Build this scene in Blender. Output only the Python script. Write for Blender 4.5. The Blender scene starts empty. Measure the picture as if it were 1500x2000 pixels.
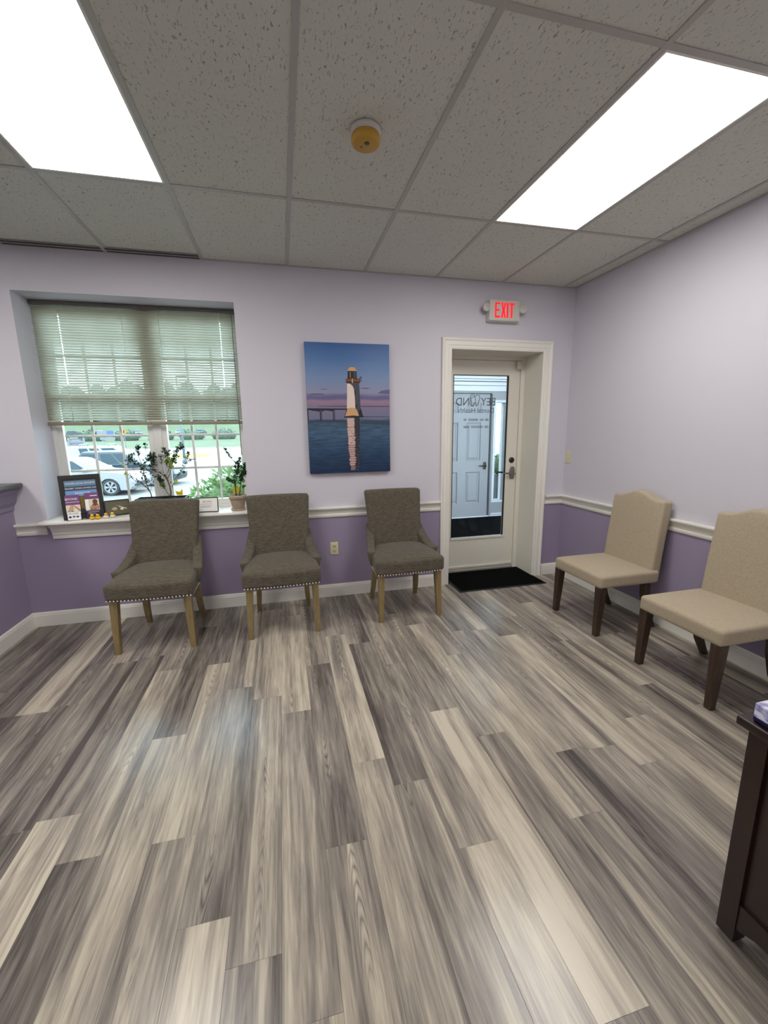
import bpy, bmesh, math, random
from mathutils import Vector, Matrix
random.seed(7)
PI = math.pi
SC = bpy.context.scene
COL = SC.collection

# ---------------------------------------------------------------- camera
CAM = Vector((-2.6909, -3.5710, 1.4505))
FPX, YAW, PITCH, ROLL = 811.28, -0.2364, -0.1897, 0.0136
def _rot():
    return Matrix.Rotation(YAW, 3, 'Z') @ Matrix.Rotation(PITCH, 3, 'X') @ Matrix.Rotation(ROLL, 3, 'Y')
CR = _rot()
cam_d = bpy.data.cameras.new('camera')
cam_d.sensor_fit = 'VERTICAL'; cam_d.sensor_height = 36; cam_d.lens = FPX / 2000 * 36
cam_d.clip_start = 0.02; cam_d.clip_end = 2000
cam = bpy.data.objects.new('camera', cam_d); COL.objects.link(cam)
r_, f_, u_ = CR.col[0], CR.col[1], CR.col[2]
cam.matrix_world = Matrix(((r_.x, u_.x, -f_.x, CAM.x), (r_.y, u_.y, -f_.y, CAM.y), (r_.z, u_.z, -f_.z, CAM.z), (0, 0, 0, 1)))
SC.camera = cam

# ---------------------------------------------------------------- world, exposure
LAMP_STRENGTH = 14.2
SKY_STRENGTH = 8.5
w = bpy.data.worlds.new('overcast_sky'); SC.world = w; w.use_nodes = True
bg = w.node_tree.nodes['Background']
bg.inputs[0].default_value = (0.74, 0.90, 1.0, 1); bg.inputs[1].default_value = SKY_STRENGTH
vs = SC.view_settings
vs.view_transform = 'Standard'; vs.look = 'None'; vs.gamma = 1.0; vs.use_curve_mapping = False
vs.exposure = 0.0
try:
    SC.cycles.max_bounces = 14; SC.cycles.diffuse_bounces = 8; SC.cycles.transparent_max_bounces = 24
    SC.cycles.sample_clamp_indirect = 8.0
except Exception: pass

# ---------------------------------------------------------------- helpers
def at(u, v, y):
    """a point of the place: photo direction (u, v) met with the vertical plane at depth y"""
    d = CR @ Vector(((u - 750) / FPX, 1, -(v - 1000) / FPX))
    return CAM + d * ((y - CAM.y) / d.y)

def lin(c):
    return tuple(((x / 255) / 12.92 if x / 255 <= 0.04045 else ((x / 255 + 0.055) / 1.055) ** 2.4) for x in c)

class NT:
    def __init__(s, name):
        s.m = bpy.data.materials.new(name); s.m.use_nodes = True
        s.t = s.m.node_tree; s.n = s.t.nodes; s.b = s.n['Principled BSDF']; s.out = s.n['Material Output']
    def new(s, typ, **kw):
        n = s.n.new(typ)
        for k, v in kw.items(): setattr(n, k, v)
        return n
    def link(s, a, b): s.t.links.new(a, b)
    def math(s, op, a, b=None, clamp=False):
        n = s.new('ShaderNodeMath', operation=op, use_clamp=clamp)
        for i, x in enumerate((a, b)):
            if x is None: continue
            if isinstance(x, (int, float)): n.inputs[i].default_value = x
            else: s.link(x, n.inputs[i])
        return n.outputs[0]
    def coord(s, scale=(1, 1, 1), kind='Object'):
        tc = s.new('ShaderNodeTexCoord'); mp = s.new('ShaderNodeMapping')
        mp.inputs['Scale'].default_value = scale; s.link(tc.outputs[kind], mp.inputs[0]); return mp.outputs[0]
    def noise(s, vec, scale, detail=3, rough=0.5, dist=0.0):
        n = s.new('ShaderNodeTexNoise'); n.inputs['Scale'].default_value = scale; n.inputs['Detail'].default_value = detail
        n.inputs['Roughness'].default_value = rough; n.inputs['Distortion'].default_value = dist
        s.link(vec, n.inputs['Vector']); return n.outputs['Fac']
    def ramp(s, fac, stops, interp='LINEAR'):
        n = s.new('ShaderNodeValToRGB'); cr = n.color_ramp; cr.interpolation = interp
        while len(cr.elements) < len(stops): cr.elements.new(0.5)
        for e, (p, c) in zip(cr.elements, stops): e.position = p; e.color = (*c, 1)
        s.link(fac, n.inputs[0]); return n.outputs[0]
    def bump(s, h, strength=0.3, dist=0.002):
        n = s.new('ShaderNodeBump'); n.inputs['Strength'].default_value = strength; n.inputs['Distance'].default_value = dist
        s.link(h, n.inputs['Height']); s.link(n.outputs[0], s.b.inputs['Normal'])

def mat(name, rgb, rough=0.5, metal=0.0, spec=0.5, var=0.0, vscale=20, bump=0.0, bscale=60, emit=None, estr=0, trans=0.0, vstretch=(1, 1, 1)):
    t = NT(name); c = lin(rgb); b = t.b
    b.inputs['Base Color'].default_value = (*c, 1); b.inputs['Roughness'].default_value = rough
    b.inputs['Metallic'].default_value = metal; b.inputs['Specular IOR Level'].default_value = spec
    if var:
        f = t.noise(t.coord(vstretch), vscale, 4)
        t.link(t.ramp(f, [(0.3, tuple(x * (1 - var) for x in c)), (0.7, tuple(min(1, x * (1 + var)) for x in c))]), b.inputs['Base Color'])
    if bump: t.bump(t.noise(t.coord(), bscale, 3), bump)
    if emit: b.inputs['Emission Color'].default_value = (*lin(emit), 1); b.inputs['Emission Strength'].default_value = estr
    if trans:
        tr = t.new('ShaderNodeBsdfTranslucent'); tr.inputs[0].default_value = (*c, 1)
        mx = t.new('ShaderNodeMixShader'); mx.inputs[0].default_value = trans
        t.link(b.outputs[0], mx.inputs[1]); t.link(tr.outputs[0], mx.inputs[2]); t.link(mx.outputs[0], t.out.inputs[0])
    return t.m

def glass_mat(name, tint, reflect=1.0):
    t = NT(name); t.n.remove(t.b)
    tr = t.new('ShaderNodeBsdfTransparent'); tr.inputs[0].default_value = (*tint, 1)
    gl = t.new('ShaderNodeBsdfGlossy'); gl.inputs['Roughness'].default_value = 0.02
    fr = t.new('ShaderNodeFresnel'); fr.inputs[0].default_value = 1.5
    mx = t.new('ShaderNodeMixShader'); t.link(t.math('MULTIPLY', fr.outputs[0], reflect), mx.inputs[0])
    t.link(tr.outputs[0], mx.inputs[1]); t.link(gl.outputs[0], mx.inputs[2]); t.link(mx.outputs[0], t.out.inputs[0])
    return t.m

class MB:
    def __init__(s): s.v = []; s.f = []; s.m = []; s.sm = []
    def add(s, vs, fs, m=0, smooth=False, M=None):
        o = len(s.v)
        s.v += [tuple(M @ Vector(p)) if M else tuple(p) for p in vs]
        for f in fs: s.f.append([o + i for i in f]); s.m.append(m); s.sm.append(smooth)
        return s
    def box(s, x0, x1, y0, y1, z0, z1, m=0, M=None):
        vs = [(x, y, z) for z in (z0, z1) for y in (y0, y1) for x in (x0, x1)]
        return s.add(vs, [(0, 2, 3, 1), (4, 5, 7, 6), (0, 1, 5, 4), (2, 6, 7, 3), (0, 4, 6, 2), (1, 3, 7, 5)], m, False, M)
    def rbox(s, c, size, r, k=2, mid=1, f=None, m=0, smooth=True, M=None):
        h = [a / 2 for a in size]; r = min(r, min(h) * 0.999)
        ax = []
        for a in h:
            e = [-a + r * (1 - math.tan(PI / 4 * (1 - i / k))) if False else -a + r * i / k for i in range(k + 1)]
            inner = [-(a - r) + 2 * (a - r) * i / (mid + 1) for i in range(1, mid + 1)]
            ax.append(e + inner + [-x for x in reversed(e)])
        key = {}; vs = []; fs = []
        def vert(p):
            kk = tuple(round(x, 6) for x in p)
            if kk not in key:
                q = [max(-(h[i] - r), min(h[i] - r, p[i])) for i in range(3)]
                d = [p[i] - q[i] for i in range(3)]; L = math.sqrt(sum(x * x for x in d))
                if L > 1e-9: q = [q[i] + d[i] / L * r for i in range(3)]
                if f: q = f(*q)
                key[kk] = len(vs); vs.append((q[0] + c[0], q[1] + c[1], q[2] + c[2]))
            return key[kk]
        for a in range(3):
            b, d = (a + 1) % 3, (a + 2) % 3
            for sg in (-1, 1):
                for i in range(len(ax[b]) - 1):
                    for j in range(len(ax[d]) - 1):
                        q = []
                        for (bi, di) in ((i, j), (i + 1, j), (i + 1, j + 1), (i, j + 1)):
                            p = [0, 0, 0]; p[a] = sg * h[a]; p[b] = ax[b][bi]; p[d] = ax[d][di]; q.append(vert(p))
                        fs.append(q if sg > 0 else q[::-1])
        return s.add(vs, fs, m, smooth, M)
    def prism(s, poly, axis, a, b, m=0, smooth=False, M=None):
        """polygon of 2-D points pushed along an axis: X -> (y,z), Y -> (x,z), Z -> (x,y)"""
        def P(p, t): return {'X': (t, p[0], p[1]), 'Y': (p[0], t, p[1]), 'Z': (p[0], p[1], t)}[axis]
        n = len(poly); vs = [P(p, a) for p in poly] + [P(p, b) for p in poly]
        fs = [tuple(range(n))[::-1], tuple(range(n, 2 * n))] + [(i, (i + 1) % n, n + (i + 1) % n, n + i) for i in range(n)]
        return s.add(vs, fs, m, smooth, M)
    def lathe(s, prof, seg=20, m=0, smooth=True, M=None, cap=True):
        vs = []; fs = []
        for (r, z) in prof:
            for i in range(seg):
                a = 2 * PI * i / seg; vs.append((r * math.cos(a), r * math.sin(a), z))
        for j in range(len(prof) - 1):
            for i in range(seg):
                k = (i + 1) % seg; fs.append((j * seg + i, j * seg + k, (j + 1) * seg + k, (j + 1) * seg + i))
        if cap: fs.append(tuple(range(seg))[::-1]); fs.append(tuple(range((len(prof) - 1) * seg, len(prof) * seg)))
        return s.add(vs, fs, m, smooth, M)
    def tube(s, pts, rads, seg=6, m=0, smooth=True):
        pts = [Vector(p) for p in pts]
        if not isinstance(rads, (list, tuple)): rads = [rads] * len(pts)
        vs = []; fs = []
        for i, p in enumerate(pts):
            d = (pts[min(i + 1, len(pts) - 1)] - pts[max(i - 1, 0)]).normalized()
            a = d.cross(Vector((0.31, 0.2, 0.93)) if abs(d.z) < 0.9 else Vector((1, 0.1, 0))).normalized(); b = d.cross(a)
            for k in range(seg):
                t = 2 * PI * k / seg; vs.append(tuple(p + (a * math.cos(t) + b * math.sin(t)) * rads[i]))
        for i in range(len(pts) - 1):
            for k in range(seg):
                q = (k + 1) % seg; fs.append((i * seg + k, i * seg + q, (i + 1) * seg + q, (i + 1) * seg + k))
        fs.append(tuple(range(seg))[::-1]); fs.append(tuple(range((len(pts) - 1) * seg, len(pts) * seg)))
        return s.add(vs, fs, m, smooth)
    def sweep(s, p0, p1, n, prof, m0=0, m1=0, m=0):
        """a moulding: closed profile of (depth, height) run from p0 to p1, ends mitred by m0, m1"""
        p0, p1, n = Vector(p0), Vector(p1), Vector(n); t = (p1 - p0).normalized(); k = len(prof)
        vs = [tuple(p + n * d + Vector((0, 0, z)) + t * d * mm) for p, mm in ((p0, m0), (p1, m1)) for d, z in prof]
        return s.add(vs, [tuple(range(k)), tuple(range(k, 2 * k))[::-1]] + [(i, i + k, (i + 1) % k + k, (i + 1) % k) for i in range(k)], m)
    def ball(s, c, r, seg=10, rings=6, m=0, smooth=True, M=None):
        if not isinstance(r, (tuple, list)): r = (r, r, r)
        vs = [(c[0], c[1], c[2] - r[2])]; fs = []
        for j in range(1, rings):
            a = -PI / 2 + PI * j / rings
            for i in range(seg):
                b = 2 * PI * i / seg; vs.append((c[0] + r[0] * math.cos(a) * math.cos(b), c[1] + r[1] * math.cos(a) * math.sin(b), c[2] + r[2] * math.sin(a)))
        vs.append((c[0], c[1], c[2] + r[2])); L = len(vs) - 1
        for i in range(seg):
            k = (i + 1) % seg; fs.append((0, 1 + k, 1 + i)); fs.append((L, L - seg + i, L - seg + k))
            for j in range(rings - 2): fs.append((1 + j * seg + i, 1 + j * seg + k, 1 + (j + 1) * seg + k, 1 + (j + 1) * seg + i))
        return s.add(vs, fs, m, smooth, M)
    def flat(s, poly, M, m=0):
        """flat print: a polygon of (x, y) in the plane of matrix M"""
        return s.add([(p[0], p[1], 0) for p in poly], [tuple(range(len(poly)))], m, False, M)
    def leaf(s, p, d, up, L, W, m=0):
        p, d, up = Vector(p), Vector(d).normalized(), Vector(up)
        sd = d.cross(up); sd = sd.normalized() if sd.length > 1e-4 else Vector((1, 0, 0)); nn = sd.cross(d)
        return s.add([p, p + d * L * 0.45 + sd * W / 2 + nn * L * .06, p + d * L, p + d * L * 0.45 - sd * W / 2 + nn * L * .06], [(0, 1, 2, 3)], m)
    def mesh(s, name):
        me = bpy.data.meshes.new(name); me.from_pydata(s.v, [], s.f); 
        me.polygons.foreach_set('material_index', s.m); me.polygons.foreach_set('use_smooth', s.sm)
        bm = bmesh.new(); bm.from_mesh(me); bmesh.ops.recalc_face_normals(bm, faces=bm.faces); bm.to_mesh(me); bm.free()
        return me
    def build(s, name, mats, parent=None, loc=None, auto=False):
        me = s.mesh(name)
        for mm in (mats if isinstance(mats, (list, tuple)) else [mats]): me.materials.append(mm)
        return link(name, me, parent, loc)

def link(name, me, parent=None, loc=None):
    o = bpy.data.objects.new(name, me); COL.objects.link(o)
    if parent: o.parent = parent
    if loc is not None: o.location = loc
    return o
def tag(o, label, cat, group=None):
    o['label'] = label; o['category'] = cat
    if group: o['group'] = group
    return o
def thing(name, label, cat, loc=(0, 0, 0), rz=0, group=None):
    o = bpy.data.objects.new(name, None); COL.objects.link(o); o.empty_display_size = 0.05
    o.location = loc; o.rotation_euler = (0, 0, rz)
    return tag(o, label, cat, group)
def struct(o): o['kind'] = 'structure'; return o
def stuff(o): o['kind'] = 'stuff'; return o
def sempty(name, loc=(0, 0, 0)):
    o = bpy.data.objects.new(name, None); COL.objects.link(o); o.location = loc; o.empty_display_size = 0.05; return struct(o)
def dup(root, loc, rz, label=None, group=None):
    def cp(o, par):
        c = o.copy(); COL.objects.link(c); c.parent = par
        for ch in o.children: cp(ch, c)
        return c
    r = cp(root, None); r.location = loc; r.rotation_euler = (0, 0, rz)
    if label: r['label'] = label
    if group: r['group'] = group
    return r
def text_into(mb, s, size, M, m=0, align='CENTER', depth=0.0002, xs=1.0, space=1.0):
    cu = bpy.data.curves.new('txt', 'FONT'); cu.body = s; cu.size = size; cu.align_x = align; cu.align_y = 'CENTER'; cu.extrude = depth; cu.space_character = space
    cu.resolution_u = 2
    ob = bpy.data.objects.new('txt', cu); COL.objects.link(ob)
    bpy.context.view_layer.update()
    me = bpy.data.meshes.new_from_object(ob.evaluated_get(bpy.context.evaluated_depsgraph_get()))
    MM = M @ Matrix.Diagonal((xs, 1, 1, 1))
    mb.add([tuple(v.co) for v in me.vertices], [tuple(p.vertices) for p in me.polygons], m, False, MM)
    bpy.data.objects.remove(ob); bpy.data.curves.remove(cu); bpy.data.meshes.remove(me)
def plane_M(o, ex, ey):
    ex, ey = Vector(ex).normalized(), Vector(ey).normalized(); ez = ex.cross(ey)
    return Matrix(((ex.x, ey.x, ez.x, o[0]), (ex.y, ey.y, ez.y, o[1]), (ex.z, ey.z, ez.z, o[2]), (0, 0, 0, 1)))
def ell(cx, cy, rx, ry, n=14, a0=0): return [(cx + rx * math.cos(a0 + 2 * PI * i / n), cy + ry * math.sin(a0 + 2 * PI * i / n)) for i in range(n)]
def rect(x0, y0, x1, y1): return [(x0, y0), (x1, y0), (x1, y1), (x0, y1)]

# ---------------------------------------------------------------- materials
def wall_paint(name, rgb):
    t = NT(name); t.b.inputs['Base Color'].default_value = (*lin(rgb), 1); t.b.inputs['Roughness'].default_value = 0.55
    t.b.inputs['Specular IOR Level'].default_value = 0.3
    t.bump(t.noise(t.coord(), 220, 2), 0.12, 0.001); return t.m
LAV = wall_paint('lavender_wall_paint', (204, 201, 211))
PUR = wall_paint('purple_wall_paint', (150, 139, 164))
WHITE = mat('white_trim_paint', (228, 226, 218), 0.35)
WHITE2 = mat('white_door_paint', (222, 219, 208), 0.4)
VINYL = mat('white_window_vinyl', (226, 226, 222), 0.35)
BLACKP = mat('black_plastic', (16, 16, 17), 0.4)
GREYV = mat('vestibule_grey_paint', (160, 161, 165), 0.45)
GREYL = mat('vestibule_pale_paint', (226, 230, 235), 0.45)
GLASS = glass_mat('window_glass', (0.93, 0.97, 0.97))
DGLASS = glass_mat('door_glass', (0.93, 0.945, 0.945), 0.3)
NICKEL = mat('satin_nickel', (150, 145, 138), 0.28, 1.0)
DNICK = mat('dark_bronze_metal', (70, 66, 62), 0.35, 1.0)

def floor_mat():
    t = NT('grey_oak_vinyl_plank')
    oi = t.new('ShaderNodeObjectInfo'); sep = t.new('ShaderNodeSeparateColor'); t.link(oi.outputs['Color'], sep.inputs[0]); rnd = oi.outputs['Random']
    tc = t.new('ShaderNodeTexCoord'); cb = t.new('ShaderNodeCombineXYZ')
    for i, k in enumerate((31.0, 57.0, 13.0)): t.link(t.math('MULTIPLY', rnd, k), cb.inputs[i])
    add = t.new('ShaderNodeVectorMath', operation='ADD'); t.link(tc.outputs['Object'], add.inputs[0]); t.link(cb.outputs[0], add.inputs[1])
    lo = t.new('ShaderNodeSeparateXYZ'); t.link(tc.outputs['Object'], lo.inputs[0]); X, Y = lo.outputs[0], lo.outputs[1]
    def mp(sx, sy):
        m = t.new('ShaderNodeMapping'); m.inputs['Scale'].default_value = (sx, sy, 1); t.link(add.outputs[0], m.inputs[0]); return m.outputs[0]
    def amp(n, k): return t.math('MULTIPLY', t.math('SUBTRACT', n, 0.5), k)
    broad = t.noise(mp(9, 1.1), 1, 3, 0.55, 0.6)
    mid = t.noise(mp(30, 2.0), 1, 4, 0.62, 0.7)
    fine = t.noise(mp(95, 4.0), 1, 4, 0.65, 0.5)
    hair = t.noise(mp(300, 12), 1, 2, 0.6)
    # strips printed side by side within a plank
    wob = t.math('MULTIPLY', t.noise(mp(3, 1.5), 1, 2, 0.5), 0.014)
    k = t.math('FLOOR', t.math('MULTIPLY', t.math('ADD', t.math('ADD', X, wob), t.math('MULTIPLY', rnd, 0.05)), 22.0))
    wn = t.new('ShaderNodeTexWhiteNoise', noise_dimensions='2D'); c2 = t.new('ShaderNodeCombineXYZ'); t.link(k, c2.inputs[0]); t.link(t.math('MULTIPLY', rnd, 91.0), c2.inputs[1]); t.link(c2.outputs[0], wn.inputs['Vector'])
    # nested cathedral arches about a heart line
    r2 = t.math('FRACT', t.math('MULTIPLY', rnd, 7.31))
    dx = t.math('SUBTRACT', t.math('ADD', X, t.math('MULTIPLY', t.math('SUBTRACT', t.noise(mp(1, 1.3), 1, 1, 0.5), 0.5), 0.03)), t.math('ADD', t.math('MULTIPLY', r2, 0.09), 0.03))
    dx2 = t.math('MULTIPLY', dx, dx)
    sgn = t.math('SUBTRACT', t.math('MULTIPLY', t.math('GREATER_THAN', r2, 0.4), 2.0), 1.0)
    v = t.math('ADD', t.math('ADD', t.math('MULTIPLY', Y, t.math('ADD', 10.0, t.math('MULTIPLY', t.math('FRACT', t.math('MULTIPLY', rnd, 3.77)), 9.0))), t.math('MULTIPLY', t.math('MULTIPLY', dx2, 5200.0), sgn)), t.math('MULTIPLY', mid, 2.6))
    arch = t.math('POWER', t.math('ABSOLUTE', t.math('SINE', t.math('MULTIPLY', v, PI))), 0.7)
    env = t.math('MAXIMUM', t.math('SUBTRACT', 1.0, t.math('MULTIPLY', dx2, 1700.0)), 0.0)
    along = t.math('MINIMUM', t.math('MAXIMUM', t.math('MULTIPLY', t.math('SUBTRACT', t.noise(mp(1.5, 1.6), 1, 1, 0.5), 0.53), 8.0), 0.0), 1.0)
    arch = t.math('MULTIPLY', t.math('MULTIPLY', t.math('SUBTRACT', arch, 0.75), env), along)
    s = t.math('ADD', sep.outputs[0], amp(broad, 1.05))
    for n_, k_ in ((mid, 0.95), (fine, 0.75), (hair, 0.22)): s = t.math('ADD', s, amp(n_, k_))
    s = t.math('ADD', s, amp(wn.outputs['Value'], 0.34)); s = t.math('ADD', s, t.math('MULTIPLY', arch, 0.46))
    col = t.ramp(s, [(0.0, lin((76, 69, 65))), (0.25, lin((108, 101, 95))), (0.5, lin((138, 130, 121))), (0.75, lin((171, 161, 146))), (1.0, lin((196, 186, 169)))])
    t.link(col, t.b.inputs['Base Color'])
    t.b.inputs['Roughness'].default_value = 0.25; t.b.inputs['Specular IOR Level'].default_value = 0.55
    t.bump(fine, 0.06, 0.001); return t.m
PLANK = floor_mat()

def tile_mat():
    t = NT('fissured_mineral_fibre')
    oi = t.new('ShaderNodeObjectInfo'); tc = t.new('ShaderNodeTexCoord'); cb = t.new('ShaderNodeCombineXYZ')
    t.link(t.math('MULTIPLY', oi.outputs['Random'], 50.0), cb.inputs[0]); t.link(t.math('MULTIPLY', oi.outputs['Random'], 23.0), cb.inputs[1])
    add = t.new('ShaderNodeVectorMath', operation='ADD'); t.link(tc.outputs['Object'], add.inputs[0]); t.link(cb.outputs[0], add.inputs[1])
    v = add.outputs[0]
    m = t.new('ShaderNodeMapping'); m.inputs['Scale'].default_value = (1, 0.45, 1); m.inputs['Rotation'].default_value = (0, 0, 0.25); t.link(v, m.inputs[0])
    a = t.noise(m.outputs[0], 105, 3, 0.6, 0.9); b = t.noise(v, 260, 2, 0.6)
    pit = t.math('MULTIPLY', t.math('SUBTRACT', a, 0.60), 14.0, clamp=True)
    pit = t.math('MINIMUM', t.math('MAXIMUM', pit, 0.0), 1.0)
    h = t.math('SUBTRACT', t.math('MULTIPLY', b, 0.35), pit)
    c = t.ramp(pit, [(0, lin((211, 212, 203))), (1, lin((156, 155, 146)))])
    t.link(c, t.b.inputs['Base Color']); t.b.inputs['Roughness'].default_value = 0.9; t.b.inputs['Specular IOR Level'].default_value = 0.1
    t.bump(h, 0.5, 0.002); return t.m
TILE = tile_mat()
TEE = mat('painted_steel_tee', (178, 176, 170), 0.4)

def fabric(name, dark, light, st, sc, bump=0.25, weave=900):
    t = NT(name); v = t.coord(st)
    f = t.noise(v, sc, 5, 0.65, 0.8); g = t.noise(t.coord(), weave, 2, 0.6)
    s = t.math('ADD', t.math('MULTIPLY', f, 0.75), t.math('MULTIPLY', g, 0.25))
    t.link(t.ramp(s, [(0.36, lin(dark)), (0.64, lin(light))]), t.b.inputs['Base Color'])
    t.b.inputs['Roughness'].default_value = 0.95; t.b.inputs['Specular IOR Level'].default_value = 0.15
    t.b.inputs['Sheen Weight'].default_value = 0.15
    t.bump(g, bump, 0.002); return t.m
TWEED = fabric('taupe_tweed', (68, 63, 54), (104, 97, 84), (1.2, 5, 5), 24)
LINEN = fabric('beige_linen', (160, 147, 126), (180, 166, 144), (1, 1, 1), 120)
def wood(name, dark, light, st, sc, rough=0.45):
    t = NT(name); f = t.noise(t.coord(st), sc, 4, 0.6, 0.5)
    t.link(t.ramp(f, [(0.3, lin(dark)), (0.7, lin(light))]), t.b.inputs['Base Color']); t.b.inputs['Roughness'].default_value = rough; return t.m
OAK = wood('weathered_oak', (108, 94, 60), (148, 128, 88), (12, 12, 1.2), 5)
WALNUT = wood('dark_walnut', (42, 31, 23), (74, 56, 42), (12, 12, 1.2), 5, 0.4)
CHERRY = wood('dark_cherry', (22, 8, 5), (38, 14, 8), (14, 2, 2), 4, 0.36)

# ---------------------------------------------------------------- room shell
H = 2.7148
RX, LX, FY = 0.0, -4.64, -6.2          # right wall, half wall face, wall behind the camera
WX = -7.2                              # far wall of the reception area
ZS = 0.775                             # paint line behind the chair rail
TH = 0.36                              # outer wall thickness
def split_box(mb, x0, x1, y0, y1, z0, z1):
    if z0 < ZS < z1: mb.box(x0, x1, y0, y1, z0, ZS, 1); mb.box(x0, x1, y0, y1, ZS, z1, 0)
    else: mb.box(x0, x1, y0, y1, z0, z1, 1 if z1 <= ZS else 0)
WIN = (-4.43, -2.985, 0.78, 2.436)
DOR = (-1.205, -0.305, 2.154)
b = MB()
split_box(b, WX - 0.2, WIN[0], 0, TH, -0.01, H + 0.05)
split_box(b, WIN[0], WIN[1], 0, TH, -0.01, WIN[2])
split_box(b, WIN[0], WIN[1], 0, TH, WIN[3], H + 0.05)
split_box(b, WIN[1], DOR[0] - 0.02, 0, TH, -0.01, H + 0.05)
split_box(b, DOR[0] - 0.02, DOR[1] + 0.02, 0, TH, DOR[2] + 0.02, H + 0.05)
split_box(b, DOR[1] + 0.02, 0.0, 0, TH, -0.01, H + 0.05)
struct(b.build('wall_back', [LAV, PUR]))
b = MB(); split_box(b, 0.0, 0.2, FY - 0.2, TH, -0.01, H + 0.05); struct(b.build('wall_right', [LAV, PUR]))
b = MB(); split_box(b, WX - 0.2, 0.0, FY - 0.2, FY, -0.01, H + 0.05); struct(b.build('wall_front', [LAV, PUR]))
b = MB(); split_box(b, WX - 0.2, WX, FY, 0, -0.01, H + 0.05); struct(b.build('wall_far_left', [LAV, PUR]))
b = MB(); b.box(LX - 0.15, LX, FY, 0, -0.01, 1.088, 0); struct(b.build('wall_left', [PUR]))

# floor: every plank its own piece over a dark base
base = MB().box(WX, 0, FY, 0.30, -0.05, -0.006).build('floor', mat('dark_floor_base', (60, 55, 52), 0.8)); struct(base)
PW, PL, X0 = 0.1524, 1.2165, -2.011
ENDS = {-15: -1.20, -14: -1.204, -12: -1.98, -10: -2.155, -9: -1.578, -8: -0.940, -7: -1.250, -5: -1.548, -3: -1.972, -1: -2.446, 0: -1.728, 1: -1.958, 2: -1.227, 3: -2.14, 6: -2.027}
TONES = {(-9, -1.578): 0.80, (-5, -0.33): 0.86, (-8, -0.940): 0.74, (-3, -0.755): 0.80, (0, -1.728): 0.92, (2, -1.227): 0.80, (-14, 0.0): 0.72,
         (-10, -2.155): 0.24, (-7, -1.25): 0.34, (-7, -2.467): 0.62, (-9, -0.36): 0.3, (-12, -1.98): 0.28, (3, -2.14): 0.3, (1, -1.958): 0.36,
         (-1, -2.446): 0.58, (-1, -1.23): 0.42, (2, -2.444): 0.62, (6, -2.027): 0.62, (-11, -0.7): 0.80, (-11, -1.9): 0.78, (-12, -0.76): 0.26,
         (-5, -1.548): 0.46, (-6, -1.7): 0.56, (-4, -1.3): 0.40, (-2, -1.9): 0.46, (-3, -1.972): 0.56}
pc = {}
def plank_mesh(wd, ln):
    k = (round(wd, 4), round(ln, 4))
    if k not in pc:
        g, c = 0.0002, 0.0005; x0, x1, y0, y1 = g, wd - g, g - ln, -g; m = MB()
        m.add([(x0, y0, -.006), (x1, y0, -.006), (x1, y1, -.006), (x0, y1, -.006), (x0, y0, -c), (x1, y0, -c), (x1, y1, -c), (x0, y1, -c),
               (x0 + c, y0 + c, 0), (x1 - c, y0 + c, 0), (x1 - c, y1 - c, 0), (x0 + c, y1 - c, 0)],
              [(0, 1, 5, 4), (1, 2, 6, 5), (2, 3, 7, 6), (3, 0, 4, 7), (4, 5, 9, 8), (5, 6, 10, 9), (6, 7, 11, 10), (7, 4, 8, 11), (8, 9, 10, 11)])
        me = m.mesh('plank'); me.materials.append(PLANK); pc[k] = me
    return pc[k]
rp = random.Random(11)
for ci in range(-18, 14):
    x0 = X0 + ci * PW; x1 = min(x0 + PW, -0.0005); x0 = max(x0, LX + 0.0005)
    if x1 - x0 < 0.004: continue
    e = ENDS.get(ci); rnd = rp.random()
    if e is None: e = -rnd * PL
    while e + PL < 0: e += PL
    top = min(0.0, e + PL)
    ys = [0.0]
    y = e if e < -0.0005 else e - PL
    while y > FY: ys.append(y); y -= PL
    ys.append(FY)
    for ya, yb in zip(ys[:-1], ys[1:]):
        if ya - yb < 0.01: continue
        o = link('plank', plank_mesh(x1 - x0, ya - yb), base, (x0, ya, 0))
        tone = rp.choice([0.36, 0.39, 0.42, 0.45, 0.47, 0.50, 0.53, 0.58, 0.64]) + rp.uniform(-.03, .03)
        for (c2, y2), tv in TONES.items():
            if c2 == ci and yb < y2 - 0.08 < ya and abs(min(ya, 0) - y2) < 0.35: tone = tv
        if ci <= -11 and ya > -1.2 and (ci, 0) != (-14, 0): tone = min(tone, 0.40)
        o.color = (0.49 + (tone - 0.5) * 0.9, 0.5, 0.5, 1)

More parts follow.
